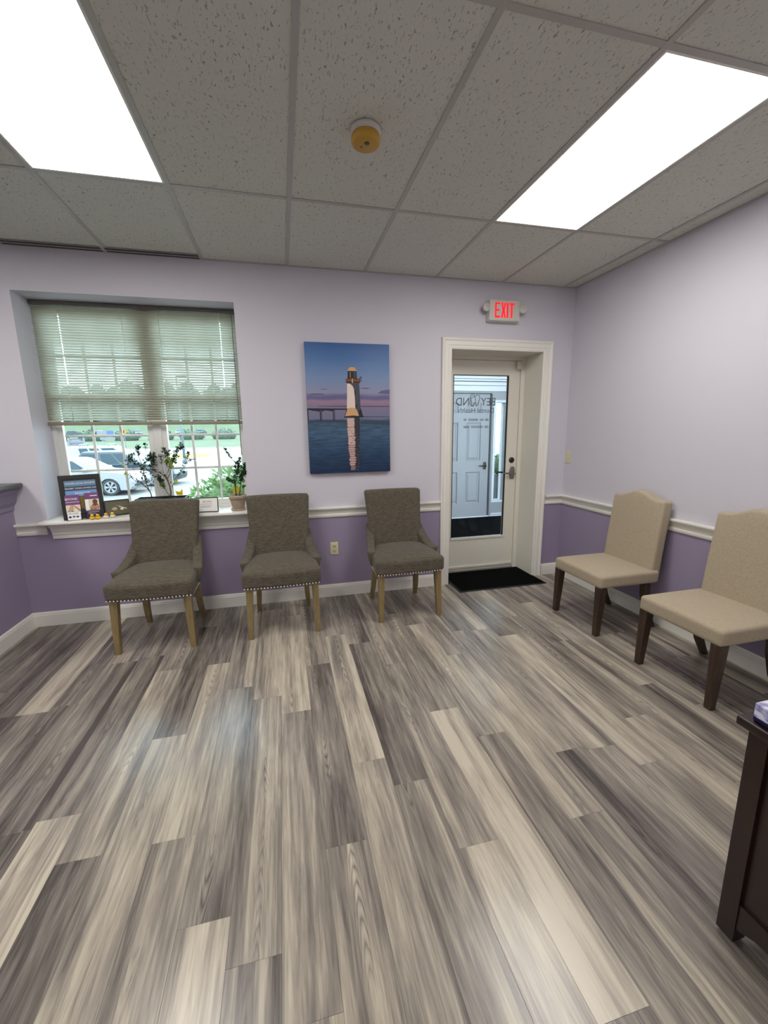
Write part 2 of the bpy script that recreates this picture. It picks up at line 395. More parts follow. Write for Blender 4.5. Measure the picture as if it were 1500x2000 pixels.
# ceiling: grid of tees, lay-in tiles, troffer lights
ceil = MB().box(WX, 0, FY, 0, H + 0.03, H + 0.06).build('ceiling', WHITE); struct(ceil)
S0, D1, T, C4 = 0.1353, 0.9607, 0.6096, 1.2192
xl = [0.0] + [-S0 - T * k for k in range(0, 12)] ; xl = [x for x in xl if x > WX] + [WX]
yl = [0.0] + [-D1 - C4 * k for k in range(0, 6)]; yl = [y for y in yl if y > FY] + [FY]
LIGHTS = {(2, 1): 'right', (6, 1): 'left', (2, 4): 'rear right', (6, 4): 'rear left', (9, 1): 'reception', (9, 3): 'reception rear'}
tc_ = {}
for i in range(len(xl) - 1):
    for j in range(len(yl) - 1):
        if (i, j) in LIGHTS: continue
        wdt, ln = xl[i] - xl[i + 1] - 0.006, yl[j] - yl[j + 1] - 0.006
        k = (round(wdt, 3), round(ln, 3))
        if k not in tc_:
            m = MB(); c = 0.002
            m.add([(0, 0, .02), (-wdt, 0, .02), (-wdt, -ln, .02), (0, -ln, .02), (0, 0, c), (-wdt, 0, c), (-wdt, -ln, c), (0, -ln, c), (-c, -c, 0), (-wdt + c, -c, 0), (-wdt + c, -ln + c, 0), (-c, -ln + c, 0)],
                  [(0, 1, 2, 3), (0, 4, 5, 1), (1, 5, 6, 2), (2, 6, 7, 3), (3, 7, 4, 0), (4, 8, 9, 5), (5, 9, 10, 6), (6, 10, 11, 7), (7, 11, 8, 4), (8, 11, 10, 9)])
            me = m.mesh('ceiling_tile'); me.materials.append(TILE); tc_[k] = me
        link('ceiling_tile', tc_[k], ceil, (xl[i] - 0.003, yl[j] - 0.003, H + 0.004))
for x in xl[1:-1]: MB().box(-.012, .012, FY, 0, 0, .0035).build('ceiling_tee', TEE, ceil, (x, 0, H))
for y in yl[1:-1]:
    for i in range(len(xl) - 1): MB().box(xl[i + 1] + .0122, xl[i] - (.0122 if i else 0), -.012, .012, 0.0002, .0035).build('cross_tee', TEE, ceil, (0, y, H))
MB().box(LX - 0.6, -0.02, -0.018, 0, 0.0003, .003).build('wall_angle', TEE, ceil, (0, 0, H))
MB().box(-0.018, 0, FY, 0, 0.0003, .003).build('wall_angle', TEE, ceil, (0, 0, H))
LEDM = mat('led_diffuser', (255, 255, 255), 0.5, emit=(255, 252, 246), estr=LAMP_STRENGTH)
LABL = {'right': 'flat white LED ceiling panel above the door side, near right wall', 'left': 'flat white LED ceiling panel above the window side',
        'rear right': 'flat white LED ceiling panel behind the viewpoint on the right wall side', 'rear left': 'flat white LED ceiling panel behind the viewpoint on the counter side',
        'reception': 'flat white LED ceiling panel over the reception counter area', 'reception rear': 'flat white LED ceiling panel at the rear of the reception area'}
for (i, j), nm in LIGHTS.items():
    xa, xb, ya, yb = xl[i + 1] + .0125, xl[i] - .0125, yl[j + 1] + .0125, yl[j] - .0125
    t = thing('ceiling_light', LABL[nm], 'ceiling light', ((xa + xb) / 2, (ya + yb) / 2, H), group='LED ceiling panels')
    hx, hy = (xb - xa) / 2, (yb - ya) / 2; m = MB(); e = .010
    m.box(-hx, hx, -hy, -hy + e, 0, .02).box(-hx, hx, hy - e, hy, 0, .02).box(-hx, -hx + e, -hy + e, hy - e, 0, .02).box(hx - e, hx, -hy + e, hy - e, 0, .02)
    m.build('frame', WHITE, t)
    MB().box(-hx + e, hx - e, -hy + e, hy - e, .003, .008).build('diffuser', LEDM, t)

# linear slot vents along the back wall
for xa, xb, lb in ((-4.415, -3.822, 'long thin black slot air vent in ceiling edge, left one near counter'), (-3.797, -3.197, 'long thin black slot air vent in ceiling edge, right one above window')):
    t = thing('air_vent', lb, 'air vent', (xa, 0, H), group='slot vents above the window'); L = xb - xa
    MB().box(0, L, -.086, -.012, -.0012, -.0002).build('slot_recess', BLACKP, t)
    MB().box(0, L, -.053, -.041, -.003, -.0013).build('vane', TEE, t)
    MB().box(0, L, -.090, -.086, -.003, -.0002).build('flange', TEE, t)

# mouldings
RAIL = [(0, .730), (.010, .730), (.013, .742), (.013, .752), (.009, .757), (.012, .775), (.020, .792), (.026, .800), (.034, .803), (.036, .811), (.034, .819), (0, .819)]
BASE = [(0, 0), (.015, 0), (.015, .090), (.012, .094), (.012, .102), (.007, .111), (0, .113)]
def mould(name, prof, p0, p1, n, m0, m1, mt=WHITE): return struct(MB().sweep(p0, p1, n, prof, m0, m1).build(name, mt))
CL, CRX = -1.2975, -0.2005
mould('trim_1', RAIL, (WIN[1] + .05, 0, 0), (CL, 0, 0), (0, -1, 0), 0, 0)
mould('trim_2', RAIL, (CRX, 0, 0), (0, 0, 0), (0, -1, 0), 0, -1)
mould('trim_3', RAIL, (0, 0, 0), (0, FY, 0), (-1, 0, 0), 1, 0)
mould('trim_4', RAIL, (LX, 0, -.004), (WIN[0] - .015, 0, -.004), (0, -1, 0), 0, 0)
mould('baseboard_back_left', BASE, (LX, 0, 0), (CL, 0, 0), (0, -1, 0), 1, 0)
mould('baseboard_back_right', BASE, (CRX, 0, 0), (0, 0, 0), (0, -1, 0), 0, -1)
mould('baseboard_right', BASE, (0, 0, 0), (0, FY, 0), (-1, 0, 0), 1, 0)
mould('baseboard_left', BASE, (LX, FY, 0), (LX, 0, 0), (1, 0, 0), 0, -1)
# half wall cap moulding (painted purple) and granite top
mould('trim_5', [(0, .925), (.008, .925), (.012, .955), (.030, .985), (.034, 1.00), (.040, 1.04), (.052, 1.060), (.056, 1.088), (0, 1.088)], (LX, FY, 0), (LX, 0, 0), (1, 0, 0), 0, 0, PUR)
t = thing('countertop', 'dark grey granite countertop along the top of purple half wall', 'countertop', (LX, 0, 1.0888))
GRAN = mat('dark_granite', (62, 60, 62), 0.3, var=0.5, vscale=60)
MB().rbox((-.09, -2.6, .018), (.38, 5.17, .036), .012, 2).build('slab', GRAN, t)
MB().rbox((-.16, -2.6, .0445), (.22, 5.13, .016), .006, 1).build('raised_edge', GRAN, t)

# ---------------------------------------------------------------- window
WS = sempty('window_1')
SILL = 0.834
STOOL = [(-.27, .806), (.085, .806), (.094, .812), (.096, .820), (.094, .829), (.085, SILL), (-.27, SILL)]
MB().sweep((WIN[0] - .0, 0, 0), (WIN[1], 0, 0), (0, -1, 0), [(-.27, .781), (-.002, .781), (-.002, SILL), (-.27, SILL)]).build('sill_board', WHITE, WS)
MB().sweep((WIN[0] - .03, 0, 0), (WIN[1] + .045, 0, 0), (0, -1, 0), [(0, .806), (.085, .806), (.094, .812), (.096, .820), (.094, .829), (.085, SILL), (0, SILL)]).build('sill_nosing', WHITE, WS)
APR = [(0, .690), (.012, .690), (.014, .702), (.014, .716), (.020, .722), (.022, .740), (.034, .768), (.052, .790), (.060, .798), (.060, .806), (0, .806)]
MB().sweep((WIN[0] + .02, 0, 0), (WIN[1] + .030, 0, 0), (0, -1, 0), APR, 0, 0).build('apron', WHITE, WS)
fz0, fz1 = SILL, WIN[3]
FYa, FYb = 0.265, 0.355
m = MB(); m.box(WIN[0], WIN[0] + .028, FYa, FYb, fz0, fz1).box(WIN[1] - .012, WIN[1], FYa, FYb, fz0, fz1).box(WIN[0] + .028, WIN[1] - .012, FYa, FYb, fz1 - .028, fz1).box(WIN[0] + .028, WIN[1] - .012, FYa, FYb, fz0, fz0 + .018)
m.build('outer_frame', VINYL, WS)
MB().rbox((-3.683, .30, (fz0 + fz1) / 2), (.066, .085, fz1 - fz0 - .05), .006, 1).build('mullion', VINYL, WS)
def sash(x0, x1, z0, z1, y0, y1, st, rb, rt, cols, rows):
    m = MB(); m.box(x0, x0 + st, y0, y1, z0, z1).box(x1 - st, x1, y0, y1, z0, z1).box(x0 + st, x1 - st, y0, y1, z0, z0 + rb).box(x0 + st, x1 - st, y0, y1, z1 - rt, z1)
    s = m.build('sash', VINYL, WS); gx0, gx1, gz0, gz1 = x0 + st, x1 - st, z0 + rb, z1 - rt; yc = (y0 + y1) / 2; h = .009
    xs = [gx0 + (gx1 - gx0) * i / cols for i in range(cols + 1)]; zs = [gz0 + (gz1 - gz0) * i / rows for i in range(rows + 1)]
    for x in xs[1:-1]: MB().rbox((x, yc, (gz0 + gz1) / 2), (2 * h, .02, gz1 - gz0), .006, 1).build('muntin', VINYL, s)
    for z in zs[1:-1]:
        for i in range(cols):
            MB().rbox(((xs[i] + xs[i + 1]) / 2, yc, z), (xs[i + 1] - xs[i] - (2 * h if 0 < i < cols - 1 else h), .0196, 2 * h), .006, 1).build('muntin', VINYL, s)
    for i in range(cols):
        for j in range(rows): MB().box(xs[i] + .004, xs[i + 1] - .004, yc - .002, yc + .002, zs[j] + .004, zs[j + 1] - .004).build('pane', GLASS, s)
for x0, x1 in ((-4.402, -3.717), (-3.650, -2.997)):
    sash(x0, x1, .853, 1.770, .275, .308, .038, .045, .040, 3, 3)
    sash(x0, x1, 1.735, 2.408, .312, .345, .038, .035, .035, 3, 2)

# blinds
def blind_mat():
    t = NT('olive_aluminium_slat'); c = lin((186, 184, 160)); t.b.inputs['Base Color'].default_value = (*c, 1); t.b.inputs['Roughness'].default_value = .4
    tr = t.new('ShaderNodeBsdfTranslucent'); tr.inputs[0].default_value = (*lin((200, 202, 188)), 1); mx = t.new('ShaderNodeMixShader'); mx.inputs[0].default_value = .5
    t.link(t.b.outputs[0], mx.inputs[1]); t.link(tr.outputs[0], mx.inputs[2]); t.link(mx.outputs[0], t.out.inputs[0]); return t.m
SLAT = blind_mat(); RAILM = mat('olive_blind_rail', (140, 135, 112), .45); CORD = mat('white_cord', (225, 225, 215), .7)
HEADM = mat('grey_blind_headrail', (104, 102, 94), .5)
for bi, (x0, x1, lb) in enumerate(((-4.424, -3.7005, 'olive slatted blind half lowered over the left window unit'), (-3.700, -2.992, 'olive slatted blind half lowered over the right window unit'))):
    t = thing('venetian_blind', lb, 'blind', ((x0 + x1) / 2, .215, WIN[3]), group='blinds in the window'); hw = (x1 - x0) / 2
    MB().rbox((0, 0, -.017), (2 * hw, .036, .030), .004, 1).build('headrail', HEADM, t)
    tilt = math.radians(38); prof = []
    for i in range(5):
        q = -.0125 + .025 * i / 4; bow = .0016 * (1 - (q / .0125) ** 2)
        prof.append((q, bow))
    vs = []; fs = []
    hx = -hw + .17 if bi == 0 else hw - .13; sxs = [-hw, hx - .003, hx + .003, hw]
    for sx in sxs:
        for q, bow in prof:   # room-side edge up
            yy, zz = q, bow; vs.append((sx, yy * math.cos(tilt) + zz * math.sin(tilt), -yy * math.sin(tilt) + zz * math.cos(tilt)))
    for j in range(3):
        for i in range(4):
            if j == 1 and i in (1, 2): continue          # the route holes of the lift cords
            fs.append((j * 5 + i, j * 5 + i + 1, j * 5 + i + 6, j * 5 + i + 5))
    sm = MB().add(vs, fs, 0, True).mesh('slat'); sm.materials.append(SLAT)
    n = 42; zt = -.052; pitch = (WIN[3] - .052 - 1.580) / n
    for k in range(n + 1): link('slat', sm, t, (0, 0, zt - pitch * k))
    zb = 1.548 - WIN[3]
    MB().rbox((0, 0, zb), (2 * hw, .028, .026), .006, 2).build('bottom_rail', RAILM, t)
    for cx in ((-hw + .17, hw - .13) if bi == 0 else (-hw + .13, hw - .13)):
        MB().tube([(cx, -.0135, -.03), (cx, -.0135, zb)], .0009, 4).tube([(cx, .0135, -.03), (cx, .0135, zb)], .0009, 4).build('ladder_cord', CORD, t)
    wx, wl = hw - .035, 1.16
    if bi: MB().tube([(wx, -.024, -.030), (wx, -.026, -.1), (wx, -.026, -wl)], .0035, 6).build('tilt_wand', mat('grey_acrylic_wand', (118, 122, 122), .25), t)

# ---------------------------------------------------------------- glazed door, casing, mat
TR = sempty('trim_6')
cas = [(0, .000), (.0, .012), (.012, .016), (.030, .016), (.034, .020), (.066, .020), (.074, .026), (.088, .028), (.0925, .024), (.0925, 0)]
def casing(xa, xb, zt, y, sgn, prof, mtl, par, z0=0):
    b = MB(); k = len(prof)
    st = []
    for (bx, bz, ox, oz) in ((xa, z0, -1, 0), (xa, zt, -1, 1), (xb, zt, 1, 1), (xb, z0, 1, 0)):
        st.append([(bx + ox * w_, y + sgn * d_, bz + oz * w_) for w_, d_ in prof])
    vs = sum(st, [])
    fs = [tuple(range(k)), tuple(range(3 * k, 4 * k))]
    for s_ in range(3):
        for i in range(k): fs.append((s_ * k + i, s_ * k + (i + 1) % k, (s_ + 1) * k + (i + 1) % k, (s_ + 1) * k + i))
    b.add(vs, fs); return b.build('casing', mtl, par)
casing(DOR[0], DOR[1], DOR[2], 0, -1, cas, WHITE, TR)
m = MB(); m.box(DOR[0] - .02, DOR[0], 0, .34, 0, DOR[2]).box(DOR[1], DOR[1] + .02, 0, .34, 0, DOR[2]).box(DOR[0] - .02, DOR[1] + .02, 0, .34, DOR[2], DOR[2] + .02)
m.build('jamb_lining', WHITE2, TR)
m = MB(); m.box(DOR[0], DOR[0] + .040, .285, .345, 0, DOR[2]).box(DOR[1] - .040, DOR[1], .285, .345, 0, DOR[2]).box(DOR[0] + .04, DOR[1] - .04, .285, .345, DOR[2] - .030, DOR[2])
m.build('door_frame', WHITE2, TR)
m = MB(); m.box(DOR[0] + .04, DOR[1] - .04, .285, .360, -.004, .010).build('threshold', mat('aluminium_threshold', (150, 148, 142), .5, .2), TR)
MB().rbox((-.378, .268, 2.078), (.05, .03, .075), .005, 1).build('alarm_contact', mat('contact_plastic', (206, 203, 192), .5), TR)
D1_ = sempty('door_1')
dx0, dx1, dz0, dz1, dya, dyb = DOR[0] + .043, DOR[1] - .043, .013, 2.120, .300, .340
gx0, gx1, gz0, gz1 = dx0 + .105, -.468, .362, 1.984
MB().box(dx0, gx0, dya, dyb, dz0, dz1).build('stile', WHITE2, D1_)
MB().box(gx1, dx1, dya, dyb, dz0, dz1).build('stile', WHITE2, D1_)
MB().box(gx0, gx1, dya, dyb, gz1, dz1).build('top_rail', WHITE2, D1_)
MB().box(gx0, gx1, dya, dyb, dz0, gz0).build('bottom_rail', WHITE2, D1_)
MB().rbox(((dx0 + dx1) / 2, .294, .050), (dx1 - dx0 - .004, .012, .028), .004, 1).build('door_sweep', WHITE2, D1_)
gl = MB().box(gx0 - .002, gx1 + .002, .316, .324, gz0 - .002, gz1 + .002).build('glass', DGLASS, D1_)
m = MB(); e = .007
m.box(gx0, gx0 + e, .298, .316, gz0, gz1).box(gx1 - e, gx1, .298, .316, gz0, gz1).box(gx0 + e, gx1 - e, .298, .316, gz1 - e, gz1)
m.build('glazing_gasket', BLACKP, D1_)
m = MB().box(gx0 - .006, gx1 + .006, .290, .300, gz0 - .016, gz0 + .002); m.build('glass_bead', WHITE2, D1_)
# frosted vinyl lettering, read from outside, so reversed from this side
FROST = mat('frosted_vinyl', (92, 97, 102), .6); _t = FROST.node_tree
_b = _t.nodes['Principled BSDF']; _b.inputs['Alpha'].default_value = .68
FROST2 = mat('faint_frosted_vinyl', (120, 126, 130), .6); FROST2.node_tree.nodes['Principled BSDF'].inputs['Alpha'].default_value = .35
LM = lambda x, z: plane_M((x, .3255, z), (-1, 0, 0), (0, 0, 1))
zc = 1.730
for s_, xx in (('BEY', -.668), ('ND', -.945)):
    m = MB(); text_into(m, s_, .108, LM(xx, zc), xs=.92); m.build('lettering', FROST, gl)
m = MB()
def loop2(cx, cz, pts): return [Vector((cx + a, .3255, cz + b_)) for a, b_ in pts]
tooth = [(-.055 + .0, .03), (-.04, .055), (-.012, .052), (.0, .036), (.015, .054), (.04, .05), (.05, .025), (.038, -.005), (.028, -.05), (.014, -.055), (.004, -.02), (-.01, -.022), (-.022, -.058), (-.034, -.05), (-.04, -.005), (-.055, .03)]
m.tube(loop2(-.812, zc + .015, tooth), .0035, 5)
m.tube(loop2(-.838, zc + .006, [(.03 * math.cos(a * PI / 6), .045 * math.sin(a * PI / 6) + .01 * math.cos(a * PI / 6)) for a in range(13)]), .003, 5)
m.build('tooth_emblem', FROST, gl)
m = MB(); text_into(m, 'Dental Health', .068, LM(-.795, 1.648), xs=1.0); m.build('lettering', FROST, gl)
for zz, xs_ in ((1.560, ((-.70, -.66), (-.76, -.715), (-.88, -.775), (-.93, -.90))), (1.490, ((-.705, -.66), (-.85, -.72), (-.93, -.87)))):
    m = MB()
    for xa, xb in xs_: m.rbox(((xa + xb) / 2, .3255, zz), (xb - xa, .0006, .022), .0002, 1)
    m.build('faint_lettering', FROST2, gl)
# hardware
hb = MB().lathe([(.0, 0), (.029, 0), (.029, .008), (.024, .014), (.012, .016), (0, .016)], 20, M=Matrix.Translation((-.402, .300, 1.152)) @ Matrix.Rotation(PI / 2, 4, 'X')).build('deadbolt', DNICK, D1_)
MB().rbox((-.402, .282, 1.152), (.007, .004, .022), .0015, 1).build('key_slot', BLACKP, hb)
def lever_set(par, x, y, z, sg, mt, mt2):
    """escutcheon with a lever pointing to -x; sg -1 faces the room, +1 faces the vestibule"""
    pl = MB().rbox((x, y + sg * .006, z), (.062, .012, .128), .0059, 3, 2, f=lambda a, b_, c: (a * math.sqrt(max(.15, 1 - (abs(c) / .070) ** 4)), b_, c)).build('escutcheon', mt, par)
    MB().lathe([(0, 0), (.016, 0), (.013, .03), (.012, .045), (0, .045)], 14, M=Matrix.Translation((x, y, z - .005)) @ Matrix.Rotation(-sg * PI / 2, 4, 'X')).build('spindle', mt, pl)
    MB().tube([(x + .014, y + sg * .046, z - .008), (x, y + sg * .048, z - .006), (x - .04, y + sg * .048, z - .004), (x - .085, y + sg * .046, z), (x - .115, y + sg * .042, z + .002)], [.009, .011, .0095, .0085, .007], 10).build('lever', mt2, pl)
    return pl
lever_set(D1_, -.392, .300, 1.022, -1, NICKEL, NICKEL)
lever_set(D1_, -.400, .340, 1.022, 1, DNICK, BLACKP)
# door mat
t = thing('door_mat', 'black carpet mat with rubber edge lying in the glass door recess', 'mat', (-.735, .015, 0))
RUB = mat('black_rubber', (14, 14, 15), .6); PILE = mat('black_carpet_pile', (11, 11, 12), 1.0, spec=.05, bump=.8, bscale=500)
MB().rbox((0, 0, .003), (.895, .52, .006), .0028, 1).build('rubber_edge', RUB, t)
MB().rbox((0, 0, .0075), (.855, .48, .005), .002, 2).build('carpet_pile', PILE, t)

# ---------------------------------------------------------------- vestibule behind the glass door
VY = 2.85
vx0, vx1 = -1.75, 1.5
m = MB(); m.box(vx0, vx1, TH, VY + .2, -.06, -.002); vf = struct(m.build('floor_vestibule', mat('vestibule_dark_carpet', (8, 8, 9), 1.0, spec=.1)))
m = MB(); m.box(vx0, vx1, TH, VY + .2, 2.62, 2.70); struct(m.build('ceiling_vestibule', WHITE))
VG = GREYV
m = MB(); m.box(vx1, vx1 + .12, TH, VY + .2, -.06, 2.70); struct(m.build('wall_vestibule_right', VG))
m = MB(); m.box(vx0 - .12, vx0, TH, VY + .2, -.06, 2.70); struct(m.build('wall_vestibule_left', VG))
t = thing('ceiling_light', 'unseen square cool white ceiling light added inside the vestibule behind the glass door', 'ceiling light', (.25, 1.75, 2.62))  # unseen lamp, added so light falls on the grey door from above
MB().box(-.33, .33, -.33, .33, -.03, -.001).build('frame', WHITE, t)
MB().box(-.30, .30, -.30, .30, -.034, -.0301).build('diffuser', mat('added_cool_diffuser', (255, 255, 255), .5, emit=(236, 243, 255), estr=4.6), t)
sx0, sx1, sz0, sz1 = .785, .957, .273, 1.906
ddx0, ddx1, ddz = -.222, .690, 2.040
m = MB()
m.box(vx0 - .12, ddx0 - .03, VY, VY + .15, -.06, 2.70).box(ddx0 - .03, ddx1 + .012, VY, VY + .15, ddz + .015, 2.70).box(ddx1 + .012, sx0, VY, VY + .15, -.06, 2.70)
m.box(sx0, sx1, VY, VY + .15, -.06, sz0).box(sx0, sx1, VY, VY + .15, sz1, 2.70).box(sx1, vx1 + .12, VY, VY + .15, -.06, 2.70)
struct(m.build('wall_vestibule_back', VG))
# stepped pale cornice over the outer door
tv = sempty('trim_7')
for z0, z1, d, mm in ((2.085, 2.165, .03, GREYL), (2.172, 2.222, .05, GREYL), (2.236, 2.262, .07, GREYL), (2.268, 2.42, .09, GREYL)):
    MB().box(vx0, vx1, VY - d, VY, z0, z1).build('cornice_band', mm, tv)
MB().box(vx0, vx1, VY - .02, VY, .0, .02).build('sill_strip', GREYL, tv)
MB().box(ddx1 + .016, ddx1 + .034, VY - .02, VY, 0, ddz).build('door_stop', VG, tv)
MB().box(.75, 1.45, VY - .012, VY, .03, .055).build('base_bead', GREYL, tv)
D2 = sempty('door_2')
y0 = VY + .03; PR = ((1.741, 1.904), (.959, 1.589), (.239, .773)); PX = ((-.127, .131), (.280, .538))
m = MB(); m.box(ddx0, PX[0][0], y0, y0 + .04, .01, ddz).box(PX[0][1], PX[1][0], y0, y0 + .04, .01, ddz).box(PX[1][1], ddx1, y0, y0 + .04, .01, ddz)
for xa, xb in PX:
    zz = [.01] + [z for p_ in PR[::-1] for z in p_] + [ddz]
    for k in range(0, 8, 2): m.box(xa, xb, y0, y0 + .04, zz[k], zz[k + 1])
lf = m.build('door_leaf', VG, D2)
for (z0, z1) in PR:
    for xa, xb in PX:
        def rg(i, d): return [(x, y0 + d, z) for x, z in ((xa + i, z0 + i), (xb - i, z0 + i), (xb - i, z1 - i), (xa + i, z1 - i))]
        rings = [rg(0, 0), rg(.012, .016), rg(.022, .018), rg(.055, .004)]
        MB().add(sum(rings, []), [(k * 4 + i, k * 4 + (i + 1) % 4, k * 4 + 4 + (i + 1) % 4, k * 4 + 4 + i) for k in range(3) for i in range(4)] + [(12, 13, 14, 15)]).build('door_panel', VG, lf)
m = MB(); m.box(ddx0 - .05, ddx0 + .02, VY + .0705, VY + .11, 0, ddz + .04).box(ddx1 - .02, ddx1 + .05, VY + .0705, VY + .11, 0, ddz + .04).box(ddx0 + .02, ddx1 - .02, VY + .0705, VY + .11, ddz - .02, ddz + .04).box(ddx0 + .02, ddx1 - .02, VY + .0705, VY + .11, -.02, .02); m.build('door_frame', VG, D2)
lever_set(D2, .622, VY + .03, .872, -1, DNICK, DNICK)
W2 = sempty('window_2')
fr = [(0, 0), (0, .012), (.02, .016), (.04, .010), (.04, 0)]
casing(sx0, sx1, sz1, VY, -1, fr, GREYL, W2, sz0)
MB().box(sx0 - .04, sx1 + .04, VY - .014, VY, sz0 - .03, sz0).build('sill', GREYL, W2)
MB().box(sx0, sx1, VY + .06, VY + .068, sz0, sz1).build('pane', GLASS, W2)

# ---------------------------------------------------------------- exit sign, switch, outlet, detector, picture
t = thing('exit_sign', 'lit red and white EXIT sign with two lamp heads above door', 'exit sign', (-.742, 0, 2.475))
PLA = mat('aged_white_plastic', (206, 204, 196), .45); REDL = mat('red_lit_letter', (235, 20, 35), .4, emit=(255, 24, 40), estr=.85)
MB().rbox((-.006, -.022, -.004), (.285, .044, .170), .012, 2).build('housing', PLA, t)
MB().rbox((.0, -.054, 0), (.292, .022, .174), .0105, 3, 2, f=lambda x, y, z: (x, y, z)).build('face_plate', PLA, t)
LW, LH = .052, .122
def glyph(nm):
    b = LW; h = LH; s_ = .0155
    if nm == 'E': return [[(0, 0), (b, 0), (b, s_), (s_, s_), (s_, h / 2 - s_ / 2), (b * .9, h / 2 - s_ / 2), (b * .9, h / 2 + s_ / 2), (s_, h / 2 + s_ / 2), (s_, h - s_), (b, h - s_), (b, h), (0, h)]]
    if nm == 'X': return [[(0, 0), (.019, 0), (b / 2, h * .36), (b - .019, 0), (b, 0), (b / 2 + .011, h / 2), (b, h), (b - .019, h), (b / 2, h * .64), (.019, h), (0, h), (b / 2 - .011, h / 2)]]
    if nm == 'I': return [[(0, 0), (.018, 0), (.018, h), (0, h)]]
    return [[(b / 2 - .009, 0), (b / 2 + .009, 0), (b / 2 + .009, h - s_), (b, h - s_), (b, h), (0, h), (0, h - s_), (b / 2 - .009, h - s_)]]
xx = -.096
for ch, adv in (('E', .062), ('X', .058), ('I', .026), ('T', .05)):
    m = MB()
    for p in glyph(ch): m.prism([(xx + x * .93, z - LH / 2) for x, z in p], 'Y', -.0662, -.0648)
    m.build('letter', REDL, t); xx += adv * .93
for sx in (-1, 1):
    hd = MB().lathe([(0, 0), (.034, 0), (.036, .006), (.036, .016), (.028, .034), (.016, .044), (0, .046)], 18, M=Matrix.Translation((sx * .172, -.072, .018)) @ Matrix.Rotation(-PI / 2, 4, 'X') @ Matrix.Rotation(sx * .25, 4, 'Y')).build('lamp_head', PLA, t)
    MB().tube([(sx * .135, -.03, -.01), (sx * .165, -.035, .006)], .011, 8).build('lamp_neck', PLA, hd)
ALM = mat('almond_plastic', (212, 203, 170), .4); SLOT = mat('dark_slot', (60, 52, 40), .6)
t = thing('light_switch', 'almond toggle light switch on right wall beside the corner', 'light switch', (0, -.058, 1.192), -PI / 2)
MB().rbox((0, -.003, 0), (.070, .006, .115), .0028, 2).build('cover_plate', ALM, t)
MB().rbox((0, -.009, 0.002), (.009, .012, .020), .002, 1).build('toggle', ALM, t)
for z in (-.03, .03): MB().ball((0, -.006, z), .003, 8, 4).build('screw', SLOT, t)
t = thing('wall_outlet', 'almond duplex power outlet on purple wall between two grey chairs', 'outlet', (-2.289, 0, .445))
MB().rbox((0, -.003, 0), (.070, .006, .115), .0028, 2).build('cover_plate', ALM, t)
for z in (-.021, .021):
    r = MB().rbox((0, -.0065, z), (.034, .004, .030), .0015, 1).build('socket', mat('almond_socket', (200, 190, 155), .4), t)
    m = MB().box(-.0095, -.0065, -.0095, -.0086, z - .001, z + .009).box(.0065, .0095, -.0095, -.0086, z - .001, z + .009).box(-.003, .003, -.0095, -.0086, z - .011, z - .005); m.build('slot', SLOT, r)
t = thing('smoke_detector', 'round white smoke detector under a yellow dust cover on ceiling', 'smoke detector', (-2.268, -1.575, H))
Fl = Matrix.Rotation(PI, 4, 'X')
MB().lathe([(0, 0), (.063, 0), (.065, .004), (.065, .012), (.060, .016), (.058, .020), (.056, .024), (0, .024)], 28, M=Fl).build('base_ring', mat('detector_white', (206, 202, 194), .5), t)
YEL = mat('yellow_dust_cover', (190, 146, 52), .45)
MB().lathe([(0, .0241), (.059, .0241), (.062, .030), (.062, .048), (.058, .056), (.050, .059), (0, .060)], 28, M=Fl).build('dust_cover', YEL, t)
MB().lathe([(0, 0), (.012, 0), (.010, .003), (0, .003)], 14, M=Matrix.Translation((0.002, -.014, -.060)) @ Fl).build('test_button', mat('green_button', (62, 92, 30), .4), t)
MB().lathe([(0, 0), (.003, 0), (.003, .002), (0, .002)], 10, M=Matrix.Translation((-.018, .012, -.060)) @ Fl).build('indicator', SLOT, t)

# canvas print
cx0, cx1, cz0, cz1 = -2.472, -1.777, 1.115, 2.165
CW, CHh = cx1 - cx0, cz1 - cz0
t = thing('canvas_print', 'canvas photo print of a white lighthouse in blue water at dusk', 'picture', (cx0, 0, cz0))
def sea_sky():
    n = NT('print_sky_and_sea'); sp = n.new('ShaderNodeSeparateXYZ'); tc = n.new('ShaderNodeTexCoord'); n.link(tc.outputs['Generated'], sp.inputs[0])
    z = sp.outputs[2]; mp = n.coord((2.2, 1, 26), 'Generated'); wv = n.noise(mp, 2.4, 4, .6, .6); below = n.math('LESS_THAN', z, .425)
    cl = n.noise(n.coord((2.0, 1, 9), 'Generated'), 1.6, 4, .55, .3)
    z2 = n.math('ADD', z, n.math('MULTIPLY', n.math('SUBTRACT', cl, .5), .035))
    base_ = n.ramp(z2, [(0.0, lin((24, 46, 82))), (.15, lin((38, 68, 100))), (.33, lin((62, 92, 120))), (.415, lin((60, 78, 100))), (.43, lin((112, 112, 140))), (.515, lin((122, 116, 146))), (.53, lin((134, 110, 138))), (.565, lin((148, 122, 144))), (.585, lin((98, 92, 132))), (.605, lin((96, 96, 140))), (.63, lin((136, 138, 166))), (.74, lin((112, 136, 176))), (.88, lin((76, 114, 166))), (1.0, lin((56, 92, 150)))])
    wc = n.ramp(wv, [(.35, (.62, .62, .66)), (.62, (1.25, 1.25, 1.22))])
    mx = n.new('ShaderNodeMix', data_type='RGBA', blend_type='MULTIPLY'); n.link(below, mx.inputs[0]); n.link(base_, mx.inputs[6]); n.link(wc, mx.inputs[7])
    n.link(mx.outputs[2], n.b.inputs['Base Color']); n.b.inputs['Roughness'].default_value = .55; return n.m
cv = MB().rbox((CW / 2, -.019, CHh / 2), (CW, .036, CHh), .002, 1).build('canvas', sea_sky(), t)
PM = plane_M((0, -.0374, CHh), (1, 0, 0), (0, 0, 1))
